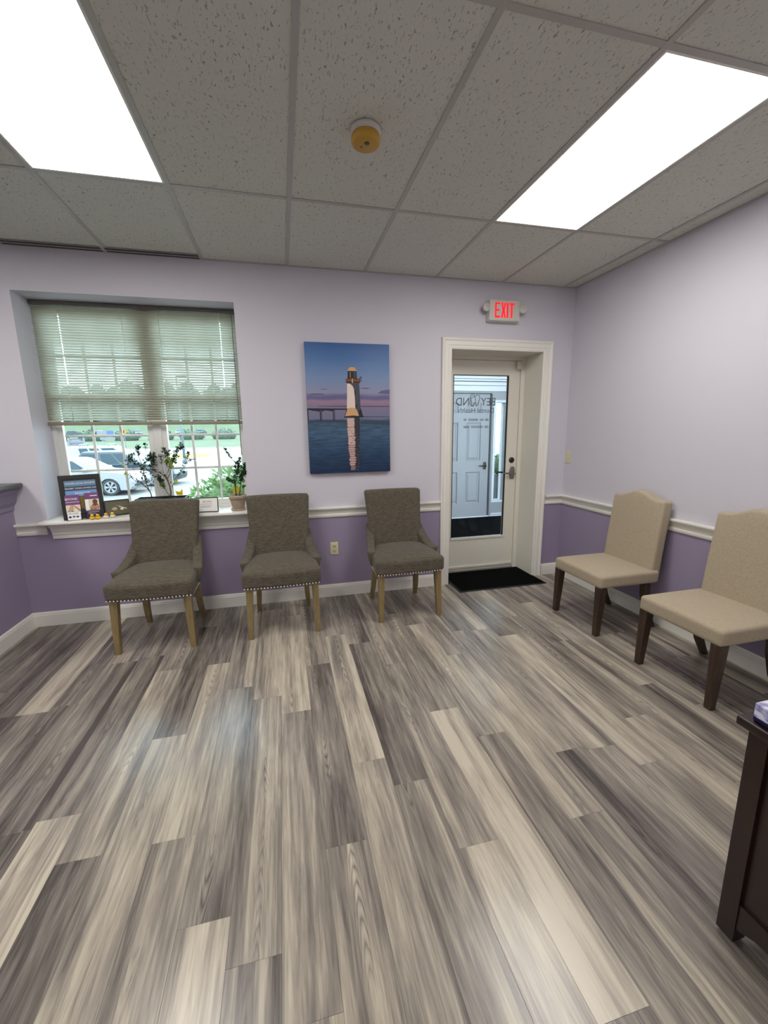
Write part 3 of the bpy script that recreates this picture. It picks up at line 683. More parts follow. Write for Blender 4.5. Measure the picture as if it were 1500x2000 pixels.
def pr(pts): return [(u * CW, -v * CHh) for u, v in pts]
pmats = [mat('print_' + n_, c_, .55) for n_, c_ in (('dark', (22, 24, 34)), ('cream', (226, 206, 196)), ('shade', (64, 66, 80)), ('sand', (206, 160, 112)), ('brown', (120, 72, 40)), ('cloud', (98, 94, 130)), ('pink', (196, 160, 150)), ('deep', (40, 42, 58)), ('land', (56, 50, 66)), ('teal', (44, 66, 88)), ('blush', (204, 176, 164)), ('mauve', (132, 112, 116)))]
def prt(name, items, dz):
    m = MB(); M2 = PM @ Matrix.Translation((0, 0, dz))
    for k, (pts, mi) in enumerate(items): m.flat(pr(pts), M2 @ Matrix.Translation((0, 0, k * .00004)), mi)
    return m.build(name, pmats, cv)
rr = random.Random(3)
def blob(cx, cy, rx, ry, n=16): return [(cx + rx * math.cos(2 * PI * i / n) * rr.uniform(.85, 1.1), cy + ry * math.sin(2 * PI * i / n) * rr.uniform(.7, 1.15)) for i in range(n)]
stuff(prt('printed_clouds', [(blob(.12, .384, .09, .008), 5), (blob(.70, .336, .06, .005), 5), ([(.85, .372), (.90, .352), (.95, .346), (1, .343), (1, .378), (.93, .376)], 5), (blob(.2, .345, .05, .003), 5)], .0002))
prt('printed_land', [([(.13, .474), (.45, .472), (1, .473), (1, .478), (.5, .478), (.13, .477)], 8), ([(0, .584), (.3, .578), (.46, .582), (.46, .600), (.2, .596), (0, .602)], 9), ([(.64, .590), (.8, .585), (1, .592), (1, .626), (.85, .618), (.64, .612)], 9), ([(.66, .553), (1, .556), (1, .560), (.66, .559)], 9)], .0002)
br = [([(0, .490), (.47, .492), (.47, .502), (0, .504)], 0)]
for u in (0.0, .145, .300): br.append(([(u, .50), (u + .012, .50), (u + .012, .585), (u, .585)], 0)); 
br += [([(.163, .50), (.170, .50), (.170, .585), (.163, .585)], 0), ([(.318, .50), (.324, .50), (.324, .58), (.318, .58)], 0), ([(0.0, .50), (.05, .507), (.145, .515), (.145, .50)], 0), ([(.17, .515), (.21, .505), (.3, .514), (.3, .50), (.17, .5)], 0)]
prt('printed_bridge', br, .0003)
rf = []
for i in range(70):
    v0 = .562 + i * .0060; tt = i / 70; w_ = .075 - .028 * tt * tt; q = .004 + .010 * tt
    a_, b_, c_ = rr.uniform(-q, q), rr.uniform(-q, q), rr.uniform(-.016, .008) * (.4 + tt)
    rf.append(([(.545 - w_ + a_, v0), (.556 + b_, v0), (.556 + b_, v0 + .0066), (.545 - w_ + a_ * .4, v0 + .0066)], 10 if tt < .5 and i % 4 else (6 if i % 3 else 11) if tt < .9 else 11))
    rf.append(([(.556 + b_, v0), (.552 + w_ * .95 + c_, v0), (.552 + w_ * .95 + c_ * .5, v0 + .0066), (.556 + b_, v0 + .0066)], 7))
    if i > 12 and i % 3 == 0: u = rr.uniform(.46, .53); rf.append(([(u, v0), (u + rr.uniform(.02, .06), v0 + .002), (u + .02, v0 + .0045)], 7 if i % 2 else 11))
    if i > 18 and i % 4 == 1: u = rr.uniform(.55, .60); rf.append(([(u, v0), (u + rr.uniform(.02, .05), v0 + .0015), (u + .02, v0 + .004)], 11))
prt('printed_reflection', rf, .0003)
lh = [([(.480, .298), (.625, .298), (.632, .40), (.636, .49), (.668, .558), (.436, .558), (.470, .49), (.476, .40)], 2),
      ([(.480, .300), (.515, .302), (.545, .318), (.562, .345), (.570, .42), (.572, .49), (.60, .525), (.610, .548), (.440, .552), (.470, .49), (.476, .40)], 1),
      ([(.470, .490), (.520, .486), (.572, .487), (.600, .515), (.612, .545), (.53, .553), (.442, .553)], 3),
      ([(.436, .552), (.54, .546), (.668, .552), (.672, .562), (.43, .562)], 0), ([(.640, .49), (.668, .558), (.62, .555), (.604, .515)], 0), ([(.470, .49), (.436, .558), (.446, .55), (.474, .50)], 0),
      ([(.566, .355), (.582, .355), (.584, .385), (.568, .385)], 0), ([(.572, .460), (.590, .460), (.592, .482), (.574, .482)], 0),
      ([(.468, .262), (.636, .262), (.640, .284), (.632, .298), (.474, .298), (.464, .284)], 4), ([(.466, .286), (.636, .286), (.632, .296), (.474, .296)], 0),
      ([(.492, .205), (.596, .205), (.602, .265), (.488, .265)], 0), ([(.560, .212), (.588, .212), (.590, .258), (.562, .258)], 2), ([(.518, .214), (.524, .214), (.524, .258), (.518, .258)], 3), ([(.538, .262), (.552, .262), (.552, .296), (.538, .296)], 3),
      ([(.490, .206), (.500, .190), (.525, .178), (.545, .175), (.568, .178), (.590, .192), (.600, .206)], 3), ([(.540, .176), (.543, .168), (.549, .168), (.552, .176)], 2),
      ([(.634, .250), (.656, .246), (.657, .251), (.640, .254), (.640, .29), (.634, .29)], 0), ([(.650, .250), (.655, .250), (.655, .285), (.650, .285)], 0)]
prt('printed_lighthouse', lh, .0005)

# ---------------------------------------------------------------- chairs
def make_grey_chair(label):
    t = thing('accent_chair', label, 'chair', group='grey tweed chairs along the back wall')
    def seat_f(x, y, z):
        k = (y + .245) / .49                      # 0 front, 1 back
        x *= 1.0 - .20 * max(0, k) ** 1.4
        z += (.036 * (1 - (x / .29) ** 2) * (1 - (2 * k - 1) ** 2) + .012 * k) if z > 0 else 0
        y -= .018 * (1 - (x / .28) ** 2) if k < .3 else 0
        return (x, y, z)
    MB().rbox((0, -.405, .436), (.555, .50, .118), .028, 4, 6, seat_f).build('seat', TWEED, t)
    def back_f(x, y, z):
        k = (z + .29) / .58
        x *= .93 + .10 * abs(k - .42) ** 1.2 * 1.6 if k > .42 else .93
        y += -.055 + .115 * k + .02 * k * k - .030 * (x / .235) ** 2
        return (x, y, z)
    MB().rbox((0, -.170, .680), (.488, .080, .576), .024, 3, 7, back_f).build('backrest', TWEED, t)
    for sx in (-1, 1):
        def arm_f(x, y, z, sx=sx):
            s_ = max(0, min(1, (.15 - y) / .30)); top = .515 + .185 * (1 - s_) ** 1.9 + .01 * s_
            kz = (z + .10) / .20
            zz = .400 + (top - .400) * kz
            return (x * (1 + .25 * kz) + sx * (-.006 + .056 * s_ - .02 * (1 - kz) * s_), y, zz - .47)
        MB().rbox((sx * .218, -.305, .47), (.056, .325, .20), .022, 3, 6, arm_f).build('arm', TWEED, t)
    for sx in (-1, 1):
        a = (sx * .228, -.615); q = (sx * .240, -.630); h1, h2 = .0245, .0175
        MB().add([(a[0] + i * h1, a[1] + j * h1, .385) for j in (-1, 1) for i in (-1, 1)] + [(q[0] + i * h2, q[1] + j * h2, 0) for j in (-1, 1) for i in (-1, 1)], [(0, 1, 3, 2), (4, 6, 7, 5), (0, 4, 5, 1), (2, 3, 7, 6), (0, 2, 6, 4), (1, 5, 7, 3)]).build('leg', OAK, t)
        st = [((sx * .185, -.215), .40, .022), ((sx * .188, -.205), .26, .021), ((sx * .195, -.180), .12, .019), ((sx * .202, -.140), 0, .016)]
        vs = [(c[0] + i * h, c[1] + j * h, z) for c, z, h in st for (i, j) in ((-1, -1), (1, -1), (1, 1), (-1, 1))]
        fs = [(0, 1, 2, 3), (12, 15, 14, 13)] + [(k * 4 + i, k * 4 + (i + 1) % 4, k * 4 + 4 + (i + 1) % 4, k * 4 + 4 + i) for k in range(3) for i in range(4)]
        MB().add(vs, fs).build('leg', OAK, t)
    m = MB()
    for i in range(24):
        x = -.258 + .516 * i / 23; m.ball((x, -.652 - .016 * (1 - (x / .28) ** 2), .386), .0056, 6, 4)
    for sx in (-1, 1):
        for i in range(10): m.ball((sx * (.268 - .0012 * i), -.620 + .024 * i, .386), .0050, 6, 4)
    stuff(m.build('nailhead_trim', mat('bright_nailhead', (226, 222, 212), .25, .4), t))
    return t
g0 = make_grey_chair('grey tweed chair with oak legs, below window, leftmost of the three grey chairs')
g0.location = (-3.576, -.015, 0); g0.rotation_euler = (0, 0, math.radians(-2.5))
dup(g0, (-2.748, -.02, 0), math.radians(0.5), 'grey tweed chair with oak legs, middle of three, between window and outlet')
dup(g0, (-1.788, .0, 0), math.radians(0.8), 'grey tweed chair with oak legs beneath lighthouse picture, beside the glass door')

def make_beige_chair(label):
    t = thing('parsons_chair', label, 'chair', group='beige linen chairs along the right wall')
    def sf(x, y, z):
        if z > 0: z += .012 * (1 - (x / .26) ** 2) * (1 - (y / .28) ** 2)
        return (x, y, z)
    MB().rbox((0, -.350, .402), (.506, .50, .092), .022, 3, 5, sf).build('seat', LINEN, t)
    def bf(x, y, z):
        k = (z + .29) / .58
        arch = .052 * (.5 + .5 * math.cos(min(1, abs(x) / .19) * PI)) if True else 0
        z2 = z + (arch if z > 0 else 0) * max(0, min(1, (z) / .24))
        return (x * (1.0 - .02 * k), y + .045 * k + .012 * k * k, z2)
    MB().rbox((0, -.125, .655), (.472, .085, .58), .020, 3, 9, bf).build('backrest', LINEN, t)
    for sx in (-1, 1):
        a, q = (sx * .222, -.565), (sx * .226, -.580); h1, h2 = .027, .0175
        MB().add([(a[0] + i * h1, a[1] + j * h1, .36) for j in (-1, 1) for i in (-1, 1)] + [(q[0] + i * h2, q[1] + j * h2, 0) for j in (-1, 1) for i in (-1, 1)], [(0, 1, 3, 2), (4, 6, 7, 5), (0, 4, 5, 1), (2, 3, 7, 6), (0, 2, 6, 4), (1, 5, 7, 3)]).build('leg', WALNUT, t)
        st = [((sx * .215, -.185), .37, .024), ((sx * .215, -.175), .25, .023), ((sx * .213, -.135), .11, .020), ((sx * .212, -.080), 0, .016)]
        vs = [(c[0] + i * h, c[1] + j * h, z) for c, z, h in st for (i, j) in ((-1, -1), (1, -1), (1, 1), (-1, 1))]
        fs = [(0, 1, 2, 3), (12, 15, 14, 13)] + [(k * 4 + i, k * 4 + (i + 1) % 4, k * 4 + 4 + (i + 1) % 4, k * 4 + 4 + i) for k in range(3) for i in range(4)]
        MB().add(vs, fs).build('leg', WALNUT, t)
    return t
b0 = make_beige_chair('beige linen high-back chair with dark legs against right wall, next to door mat')
b0.location = (-.004, -1.02, 0); b0.rotation_euler = (0, 0, -PI / 2)
dup(b0, (-.004, -1.848, 0), -PI / 2, 'beige linen high-back chair with dark legs against right wall, behind the dark side table')

# ---------------------------------------------------------------- side table with tissue box
t = thing('side_table', 'dark cherry end table with panelled side at right edge', 'table', (-1.525, -2.850, 0))
tw, td = .56, .56
MB().rbox((tw / 2 - .002, -td / 2 + .002, .681), (tw + .040, td + .040, .026), .005, 2).build('tabletop', CHERRY, t)
for px in (0, tw - .046):
    for py in (0, -td + .046):
        MB().box(px, px + .046, py - .046, py, .010, .668).build('post', CHERRY, t)
        MB().box(px + .008, px + .040, py - .040, py - .006, 0, .010).build('foot', CHERRY, t)
for y0, y1, x0, x1 in ((-td + .046, -.046, .012, .030), (-td + .046, -.046, tw - .030, tw - .012)):
    MB().box(x0, x1, y0, y1, .14, .668).build('side_panel', CHERRY, t)
MB().box(.046, tw - .046, -.030, -.012, .10, .668).build('back_panel', CHERRY, t)
MB().box(.046, tw - .046, -td + .012, -td + .03, .40, .668).build('drawer_front', CHERRY, t)
def apron(n=10, L=td - .092): 
    top = [(-.046, .14), (-.046 - L, .14)]
    low = [(-.046 - L * i / n, .055 + .045 * math.sin(PI * i / n) ** .6 if 0 < i < n else .055) for i in range(n, -1, -1)]
    return top + low
MB().prism(apron(), 'X', .004, .026).build('apron', CHERRY, t)
MB().prism(apron(), 'X', tw - .026, tw - .004).build('apron', CHERRY, t)
MB().box(.026, tw - .026, -td + .03, -.03, .12, .138).build('bottom_shelf', CHERRY, t)
t = thing('tissue_box', 'purple and white marbled tissue box on the dark side table', 'tissue box', (-1.4725, -2.972, .6945), 0)
def tis():
    n = NT('marbled_lilac_card'); f = n.noise(n.coord((1, 1, 2)), 16, 4, .6, 1.2)
    sp = n.new('ShaderNodeSeparateXYZ'); tc = n.new('ShaderNodeTexCoord'); n.link(tc.outputs['Generated'], sp.inputs[0])
    c = n.ramp(f, [(.3, lin((84, 80, 128))), (.48, lin((150, 148, 190))), (.6, lin((222, 222, 240)))])
    k = n.math('LESS_THAN', sp.outputs[2], .26); mx = n.new('ShaderNodeMix', data_type='RGBA'); n.link(k, mx.inputs[0]); n.link(c, mx.inputs[6]); mx.inputs[7].default_value = (*lin((24, 26, 72)), 1)
    n.link(mx.outputs[2], n.b.inputs['Base Color']); n.b.inputs['Roughness'].default_value = .45; return n.m
MB().rbox((0, 0, .026), (.115, .234, .052), .004, 1).build('carton', tis(), t)
m = MB().flat(ell(0, 0, .022, .07, 20), Matrix.Translation((0, 0, .0524))); m.build('opening', mat('tissue_slot_film', (200, 204, 225), .3), t)
m = MB()
for a in range(5):
    m.leaf((0, -.03 + .015 * a, .0525), (.2, .3 * (a - 2), 1), (1, 0, 0), .04 + .01 * (a % 2), .04)
m.build('tissue', mat('white_tissue', (240, 240, 244), .9), t)
# ---------------------------------------------------------------- things on the window sill
def easel_frame(name, label, cat, x, y, w_, h_, bar, mf, mi, lean, rz, prints=None, depth=.012):
    """picture or sign frame leaning back, foot at (x, y) on the sill; origin bottom middle"""
    t = thing(name, label, cat, (x, y, SILL + .0005), rz)
    Mt = Matrix.Rotation(-lean, 4, 'X')
    m = MB(); m.box(-w_ / 2, w_ / 2, -depth / 2, depth / 2, 0, bar, M=Mt).box(-w_ / 2, w_ / 2, -depth / 2, depth / 2, h_ - bar, h_, M=Mt).box(-w_ / 2, -w_ / 2 + bar, -depth / 2, depth / 2, bar, h_ - bar, M=Mt).box(w_ / 2 - bar, w_ / 2, -depth / 2, depth / 2, bar, h_ - bar, M=Mt)
    m.build('frame', mf, t)
    s = MB().box(-w_ / 2 + bar * .9, w_ / 2 - bar * .9, -depth / 2 + .003, depth / 2 - .001, bar * .9, h_ - bar * .9, M=Mt).build('insert', mi, t)
    foot = Mt @ Vector((0, depth / 2, h_ * .55)); m = MB(); m.tube([foot, (0, foot.y + h_ * .22, .002)], .003, 6); m.build('easel_strut', mf, t)
    PMt = Mt @ plane_M((0, -depth / 2 + .0025, 0), (1, 0, 0), (0, 0, 1))
    if prints: prints(t, s, PMt)
    return t
C_ = {n_: mat('ink_' + n_, c_, .5) for n_, c_ in dict(white=(235, 235, 235), navy=(28, 44, 84), sky=(112, 152, 204), slate=(92, 128, 160), purple=(112, 58, 118), plum=(74, 44, 88), cream=(222, 206, 184), tan=(188, 160, 130), brown=(92, 58, 42), skin=(178, 124, 96), grey=(110, 108, 112), ink=(52, 48, 60), amber=(150, 116, 40), dusk=(58, 66, 84)).items()}
CK = list(C_); CM = [C_[k] for k in CK]
def ci(k): return CK.index(k)
def award(t, s, P):
    m = MB(); L = lambda d: P @ Matrix.Translation((0, 0, d))
    m.flat(rect(-.098, .040, .098, .292), L(.0001), ci('dusk'))
    m.flat(rect(-.098, .248, .098, .292), L(.0003), ci('slate')); m.flat(rect(-.098, .216, .098, .248), L(.0003), ci('navy')); m.flat(rect(-.098, .172, .098, .216), L(.0003), ci('sky'))
    m.flat(blob(.02, .12, .07, .05), L(.0003), ci('amber')); m.flat(rect(-.098, .040, .098, .068), L(.0003), ci('navy'))
    m.build('certificate', CM, s)
    m = MB(); text_into(m, 'WICKED LOCAL FAVORITE', .0195, L(.0006) @ Matrix.Translation((0, .270, 0)), ci('white'), xs=.78); text_into(m, "READERS' CHOICE AWARDS 2018", .0185, L(.0006) @ Matrix.Translation((0, .232, 0)), ci('white'), xs=.70); text_into(m, 'REGIONAL', .023, L(.0006) @ Matrix.Translation((.01, .194, 0)), ci('white'), xs=.9)
    m.build('lettering', CM, s)
aL, aR = at(113, 1021, -.03), at(195, 1008, .05)
easel_frame('award_frame', 'black framed blue award certificate leaning at left end of sill', 'frame', -4.184, .0, .262, .335, .030, mat('black_frame_lacquer', (14, 14, 16), .3), mat('black_matboard', (18, 18, 20), .6), math.radians(13), math.radians(24), award, .018)

ACR = glass_mat('clear_acrylic', (.93, .94, .96), 1.0)
def brochure(name, label, x, y, rz, printf, w_=.088, h_=.19):
    t = thing(name, label, 'brochure holder', (x, y, SILL + .0005), rz, 'brochure holders on the window sill'); Mt = Matrix.Rotation(-math.radians(14), 4, 'X')
    m = MB(); m.box(-w_ / 2 - .005, w_ / 2 + .005, .018, .021, 0, h_ * .93, M=Mt).box(-w_ / 2 - .005, w_ / 2 + .005, -.012, -.010, 0, .068, M=Mt).box(-w_ / 2 - .005, -w_ / 2 - .003, -.010, .018, 0, .068, M=Mt).box(w_ / 2 + .003, w_ / 2 + .005, -.010, .018, 0, .068, M=Mt)
    m.build('acrylic_holder', ACR, t)
    for k in range(3):
        o = MB().box(-w_ / 2, w_ / 2, -.006 + .008 * k, -.001 + .008 * k, .003, h_, M=Mt).build('brochure', C_['plum'], t)
        if k == 0: printf(o, Mt @ plane_M((0, -.0063, 0), (1, 0, 0), (0, 0, 1)), w_, h_)
    return t, Mt
def bro1(o, P, w_, h_):
    L = lambda d: P @ Matrix.Translation((0, 0, d)); m = MB(); a = w_ / 2
    m.flat(rect(-a, .115, a, h_), L(.0), ci('purple')); m.flat(rect(-a, .05, a, .115), L(0), ci('cream'))
    m.flat([(-a, .05), (-a * .3, .115), (a * .2, .115), (-a * .2, .05)], L(.0002), ci('tan')); m.flat([(a * .1, .115), (a, .075), (a, .06), (a * .3, .09)], L(.0003), ci('skin')); m.flat([(-a * .1, .05), (a * .45, .09), (a * .6, .05)], L(.0004), ci('white')); m.flat([(-a * .5, .05), (-a * .1, .075), (a * .1, .05)], L(.0005), ci('grey'))
    m.flat(rect(-a, .003, a, .05), L(0), ci('plum')); m.flat(rect(-a * .95, .134, a * .95, .137), L(.0003), ci('white'))
    m.build('cover_picture', CM, o); m = MB(); text_into(m, 'BEYOND', .024, L(.0004) @ Matrix.Translation((-.006, .158, 0)), ci('white'), xs=.8); m.build('lettering', CM, o)
def bro2(o, P, w_, h_):
    L = lambda d: P @ Matrix.Translation((0, 0, d)); m = MB(); a = w_ / 2
    m.flat(rect(-a, .150, a, h_), L(0), ci('purple')); m.flat(rect(-a, .150, a, .158), L(.0002), ci('plum')); m.flat(rect(-a, .062, a, .150), L(0), ci('cream')); m.flat(rect(-a, .062, -a * .5, .150), L(.0001), ci('white'))
    m.flat(ell(a * .42, .128, .016, .020), L(.0004), ci('brown')); m.flat([(-a * .35, .066), (-a * .25, .09), (a * .2, .118), (a * .8, .11), (a * .95, .085), (a * .9, .066)], L(.0003), ci('brown')); m.flat(ell(a * .05, .085, .018, .016), L(.0005), ci('skin')); m.flat(ell(a * .68, .084, .014, .018), L(.0005), ci('skin'))
    m.flat(rect(-a, .003, a, .062), L(.0002), ci('plum')); m.flat(rect(-a * .2, .172, a * .8, .178), L(.0003), ci('white')); m.flat(rect(-a * .7, .048, a * .85, .053), L(.0004), ci('white')); m.flat(rect(-a * .7, .036, a * .4, .040), L(.0004), ci('white'))
    m.build('cover_picture', CM, o)
t1, Mt = brochure('brochure_holder', 'acrylic holder of purple brochures headed BEYOND with white card, in front of award', -4.226, -.066, math.radians(20), bro1)
cP = Mt @ plane_M((-.002, -.0135, .002), (1, 0, 0), (0, 0, 1))
cd = MB().box(-.040, .040, -.0135, -.0125, .001, .062, M=Mt).build('business_card', C_['white'], t1)
m = MB(); text_into(m, 'BEYOND', .017, cP @ Matrix.Translation((0, .046, .0002)), ci('ink'), xs=.9)
m.flat(ell(-.023, .022, .009, .008), cP @ Matrix.Translation((0, 0, .0003)), ci('ink')); m.flat(ell(.000, .024, .009, .008), cP @ Matrix.Translation((0, 0, .0003)), ci('grey')); m.flat(ell(.022, .022, .009, .007), cP @ Matrix.Translation((0, 0, .0003)), ci('ink')); m.build('lettering', CM, cd)
brochure('brochure_holder', 'acrylic holder of purple brochures showing two people hugging, behind yellow ducks', -4.112, -.030, math.radians(20), bro2, .088, .198)

DY = mat('yellow_rubber', (240, 196, 44), .4); DO = mat('orange_beak', (222, 120, 30), .4); DWh = mat('white_rubber', (236, 230, 222), .45); DB = mat('duck_eye_black', (20, 18, 16), .3)
def duck(label, body, head, loc, rz):
    t = thing('rubber_duck', label, 'toy duck', loc, rz, 'rubber ducks on the window sill')
    MB().ball((0, 0, .013), (.015, .019, .0135), 12, 8).build('body', body, t)
    MB().ball((0, -.006, .032), .0115, 12, 8).build('head', head, t)
    MB().ball((0, -.018, .030), (.005, .006, .0022), 8, 5).build('beak', DO, t)
    MB().add([(-.008, .014, .016), (.008, .014, .016), (0, .026, .025), (0, .014, .008)], [(0, 1, 2), (0, 2, 3), (1, 3, 2), (0, 3, 1)]).build('tail', body, t)
    for sx in (-1, 1):
        MB().ball((sx * .005, -.0155, .036), .0018, 6, 4).build('eye', DB, t); MB().ball((sx * .0145, .003, .015), (.004, .010, .007), 8, 5).build('wing', body, t)
    return t
zd = SILL + .0003
duck('small yellow rubber duck, left one of the yellow pair before brochures', DY, DY, (-4.104, -.0815, zd), .35)
duck('small yellow rubber duck with dark bill mark, right one of the yellow pair', DY, DY, (-4.066, -.0815, zd), .1)
duck('small white rubber duck with yellow head, left one of the white pair', DWh, DY, (-4.022, -.055, zd), .4)
duck('small white rubber duck with yellow head, right one, in front of dark photo', DWh, DY, (-3.984, -.036, zd), .2)
def photo_pr(t, s, P):
    m = MB(); L = lambda d: P @ Matrix.Translation((0, 0, d))
    m.flat(blob(-.02, .055, .02, .012), L(.0002), ci('tan')); m.flat(blob(.03, .05, .012, .010), L(.0002), ci('cream')); m.flat([(.01, .068), (.062, .045), (.062, .052), (.012, .074)], L(.0003), ci('cream')); m.flat(blob(.01, .078, .025, .006), L(.0002), ci('grey'))
    m.build('photo_image', CM, s)
easel_frame('photo_frame', 'small black frame with dark olive photo, on sill beside ducks', 'frame', -3.972, .048, .172, .124, .008, BLACKP, mat('olive_photo_paper', (92, 90, 70), .3), math.radians(12), math.radians(28), photo_pr, .01)
def sign_pr(t, s, P):
    m = MB(); L = lambda d: P @ Matrix.Translation((0, 0, d))
    text_into(m, 'BEYOND', .018, L(.0003) @ Matrix.Translation((.01, .085, 0)), ci('grey'), xs=.95)
    for z, a in ((.064, .055), (.050, .05), (.040, .045)): m.flat(rect(-.03 - a * .3, z, -.03 + a * 1.4, z + .0022), L(.0003), ci('grey'))
    m.build('lettering', CM, s)
easel_frame('notice_frame', 'thin black framed white notice card on sill, right of first grey chair', 'frame', -3.312, -.022, .186, .120, .006, BLACKP, mat('white_notice_card', (232, 230, 226), .5), math.radians(8), math.radians(-3), sign_pr, .008)

# plants on the sill
BARK = mat('brown_bark', (104, 80, 66), .8, var=.3, vscale=60); BARK2 = mat('red_brown_stem', (92, 62, 44), .8)
LEAFD = mat('dark_green_leaf', (52, 74, 48), .4, trans=.25, var=.3, vscale=30); LEAFY = mat('lime_green_leaf', (140, 160, 52), .4, trans=.45)
LEAFP = mat('pale_green_leaf', (150, 172, 120), .5, trans=.4)
SOIL = mat('dark_soil', (36, 28, 22), .95, bump=.8, bscale=150)
rl = random.Random(5)
def twig(mb, fol, pts, r0, r1, leaves, L=.022, W=.013, spread=.012):
    n = len(pts); mb.tube(pts, [r0 + (r1 - r0) * i / (n - 1) for i in range(n)], 6)
    for k in range(int(leaves * 2.8)):
        s_ = rl.uniform(.35, 1.0) * (n - 1); i = min(int(s_), n - 2); p = Vector(pts[i]).lerp(Vector(pts[i + 1]), s_ - i)
        d = Vector((rl.uniform(-1, 1), rl.uniform(-1, 1), rl.uniform(-.25, 1)))
        q = p + Vector([rl.uniform(-spread, spread) for _ in range(3)])
        fol.leaf(q, d, (rl.uniform(-.4, .4), rl.uniform(-.4, .4), 1), L * rl.uniform(1.0, 1.7), W * rl.uniform(1.0, 1.5))
PY = .150
PO = 0.0
def path(px, dy0=0.0, dy1=0.0):
    return [at(u, v, PY + PO + dy0 + (dy1 - dy0) * i / max(1, len(px) - 1)) for i, (u, v) in enumerate(px)]
tz = at(300, 972, PY).z
x0, x1 = at(268, 975, PY).x, at(366, 968, PY).x
t = thing('planter_trough', 'long black plastic planter trough on sill behind the left grey chair', 'planter', ((x0 + x1) / 2, PY, SILL + .0005))
L2 = (x1 - x0) / 2; Ht = tz - SILL
m = MB(); o_ = [(-L2 + .015, -.055), (L2 - .015, -.055), (L2 - .015, .055), (-L2 + .015, .055)]; u4 = [(-L2, -.068), (L2, -.068), (L2, .068), (-L2, .068)]; iu = [(-L2 + .006, -.062), (L2 - .006, -.062), (L2 - .006, .062), (-L2 + .006, .062)]
vs = [(x, y, 0) for x, y in o_] + [(x, y, Ht) for x, y in u4] + [(x, y, Ht) for x, y in iu] + [(x, y, Ht - .02) for x, y in iu]
m.add(vs, [(0, 3, 2, 1)] + [(k * 4 + i, k * 4 + (i + 1) % 4, k * 4 + 4 + (i + 1) % 4, k * 4 + 4 + i) for k in range(3) for i in range(4)] + [(12, 13, 14, 15)])
m.build('trough', BLACKP, t); MB().box(-L2 + .007, L2 - .007, -.061, .061, Ht - .0199, Ht - .012).build('soil', SOIL, t)
def plant(name, label, base_px, branches, rounds, loc_y=PY):
    loc_y = PY + PO; p0 = at(*base_px, loc_y); p0.z = SILL + Ht - .013
    t = thing(name, label, 'plant', p0); M0 = -Vector(p0)
    st, fo = MB(), MB()
    for px, d0, d1, r0, r1, nl, L, W, sp in branches: twig(st, fo, [p + M0 for p in path(px, d0, d1)], r0, r1, nl, L, W, sp)
    st.build('stem', BARK, t); stuff(fo.build('foliage', [LEAFD, LEAFP], t))
    for (u, v, r, mt) in rounds:
        c = at(u, v, loc_y - .03) + M0; M2 = Matrix.Translation(c) @ Matrix.Rotation(rl.uniform(-.5, .5), 4, 'Z') @ Matrix.Rotation(rl.uniform(-.4, .4), 4, 'X')
        MB().add([(0, 0, 0)] + [(r * math.cos(2 * PI * i / 12), -.1 * r * math.cos(2 * PI * i / 12) ** 2, r * 1.08 * math.sin(2 * PI * i / 12)) for i in range(12)], [(0, 1 + i, 1 + (i + 1) % 12) for i in range(12)], 0, True, M2).build('round_leaf', mt, t)
    return t
PO = .024
plant('potted_shrub', 'thin grey stemmed shrub in black trough, leafier crown towards the left pane', (297, 972),
      [([(297, 972.5), (294, 962), (286, 952), (277, 944), (262, 938), (248, 925)], 0, -.02, .0045, .0018, 10, .016, .010, .008),
       ([(293, 961), (288, 950), (284, 938), (281, 925), (280, 912), (276, 905)], 0, .01, .004, .002, 26, .020, .013, .022),
       ([(281, 922), (272, 908), (262, 903), (254, 897), (249, 906)], .01, -.02, .002, .001, 22, .019, .013, .014),
       ([(280, 912), (286, 902), (293, 898), (299, 890)], .01, .02, .002, .001, 30, .019, .013, .020),
       ([(276, 905), (270, 890), (268, 878), (269, 873)], .01, .01, .002, .001, 22, .020, .013, .012),
       ([(284, 938), (292, 920), (297, 906), (296, 893), (298, 888)], 0, .02, .002, .001, 34, .018, .012, .014),
       ([(286, 902), (285, 885), (284, 870), (283, 868)], .01, .02, .0014, .001, 8, .016, .012, .008),
       ([(270, 890), (258, 888), (254, 895)], .01, 0, .0014, .001, 14, .018, .012, .012),
       ([(292, 962), (296, 952), (299, 946)], 0, .01, .0015, .001, 1, .01, .008, .004),
       ([(277, 944), (267, 935), (262, 920), (258, 912)], 0, -.01, .0015, .001, 3, .012, .008, .008)],
      [(277, 916, .012, LEAFD), (282, 911, .010, LEAFD), (245, 925, .012, LEAFY), (241, 908, .009, LEAFP), (237, 904, .007, LEAFP)])
PO = -.030
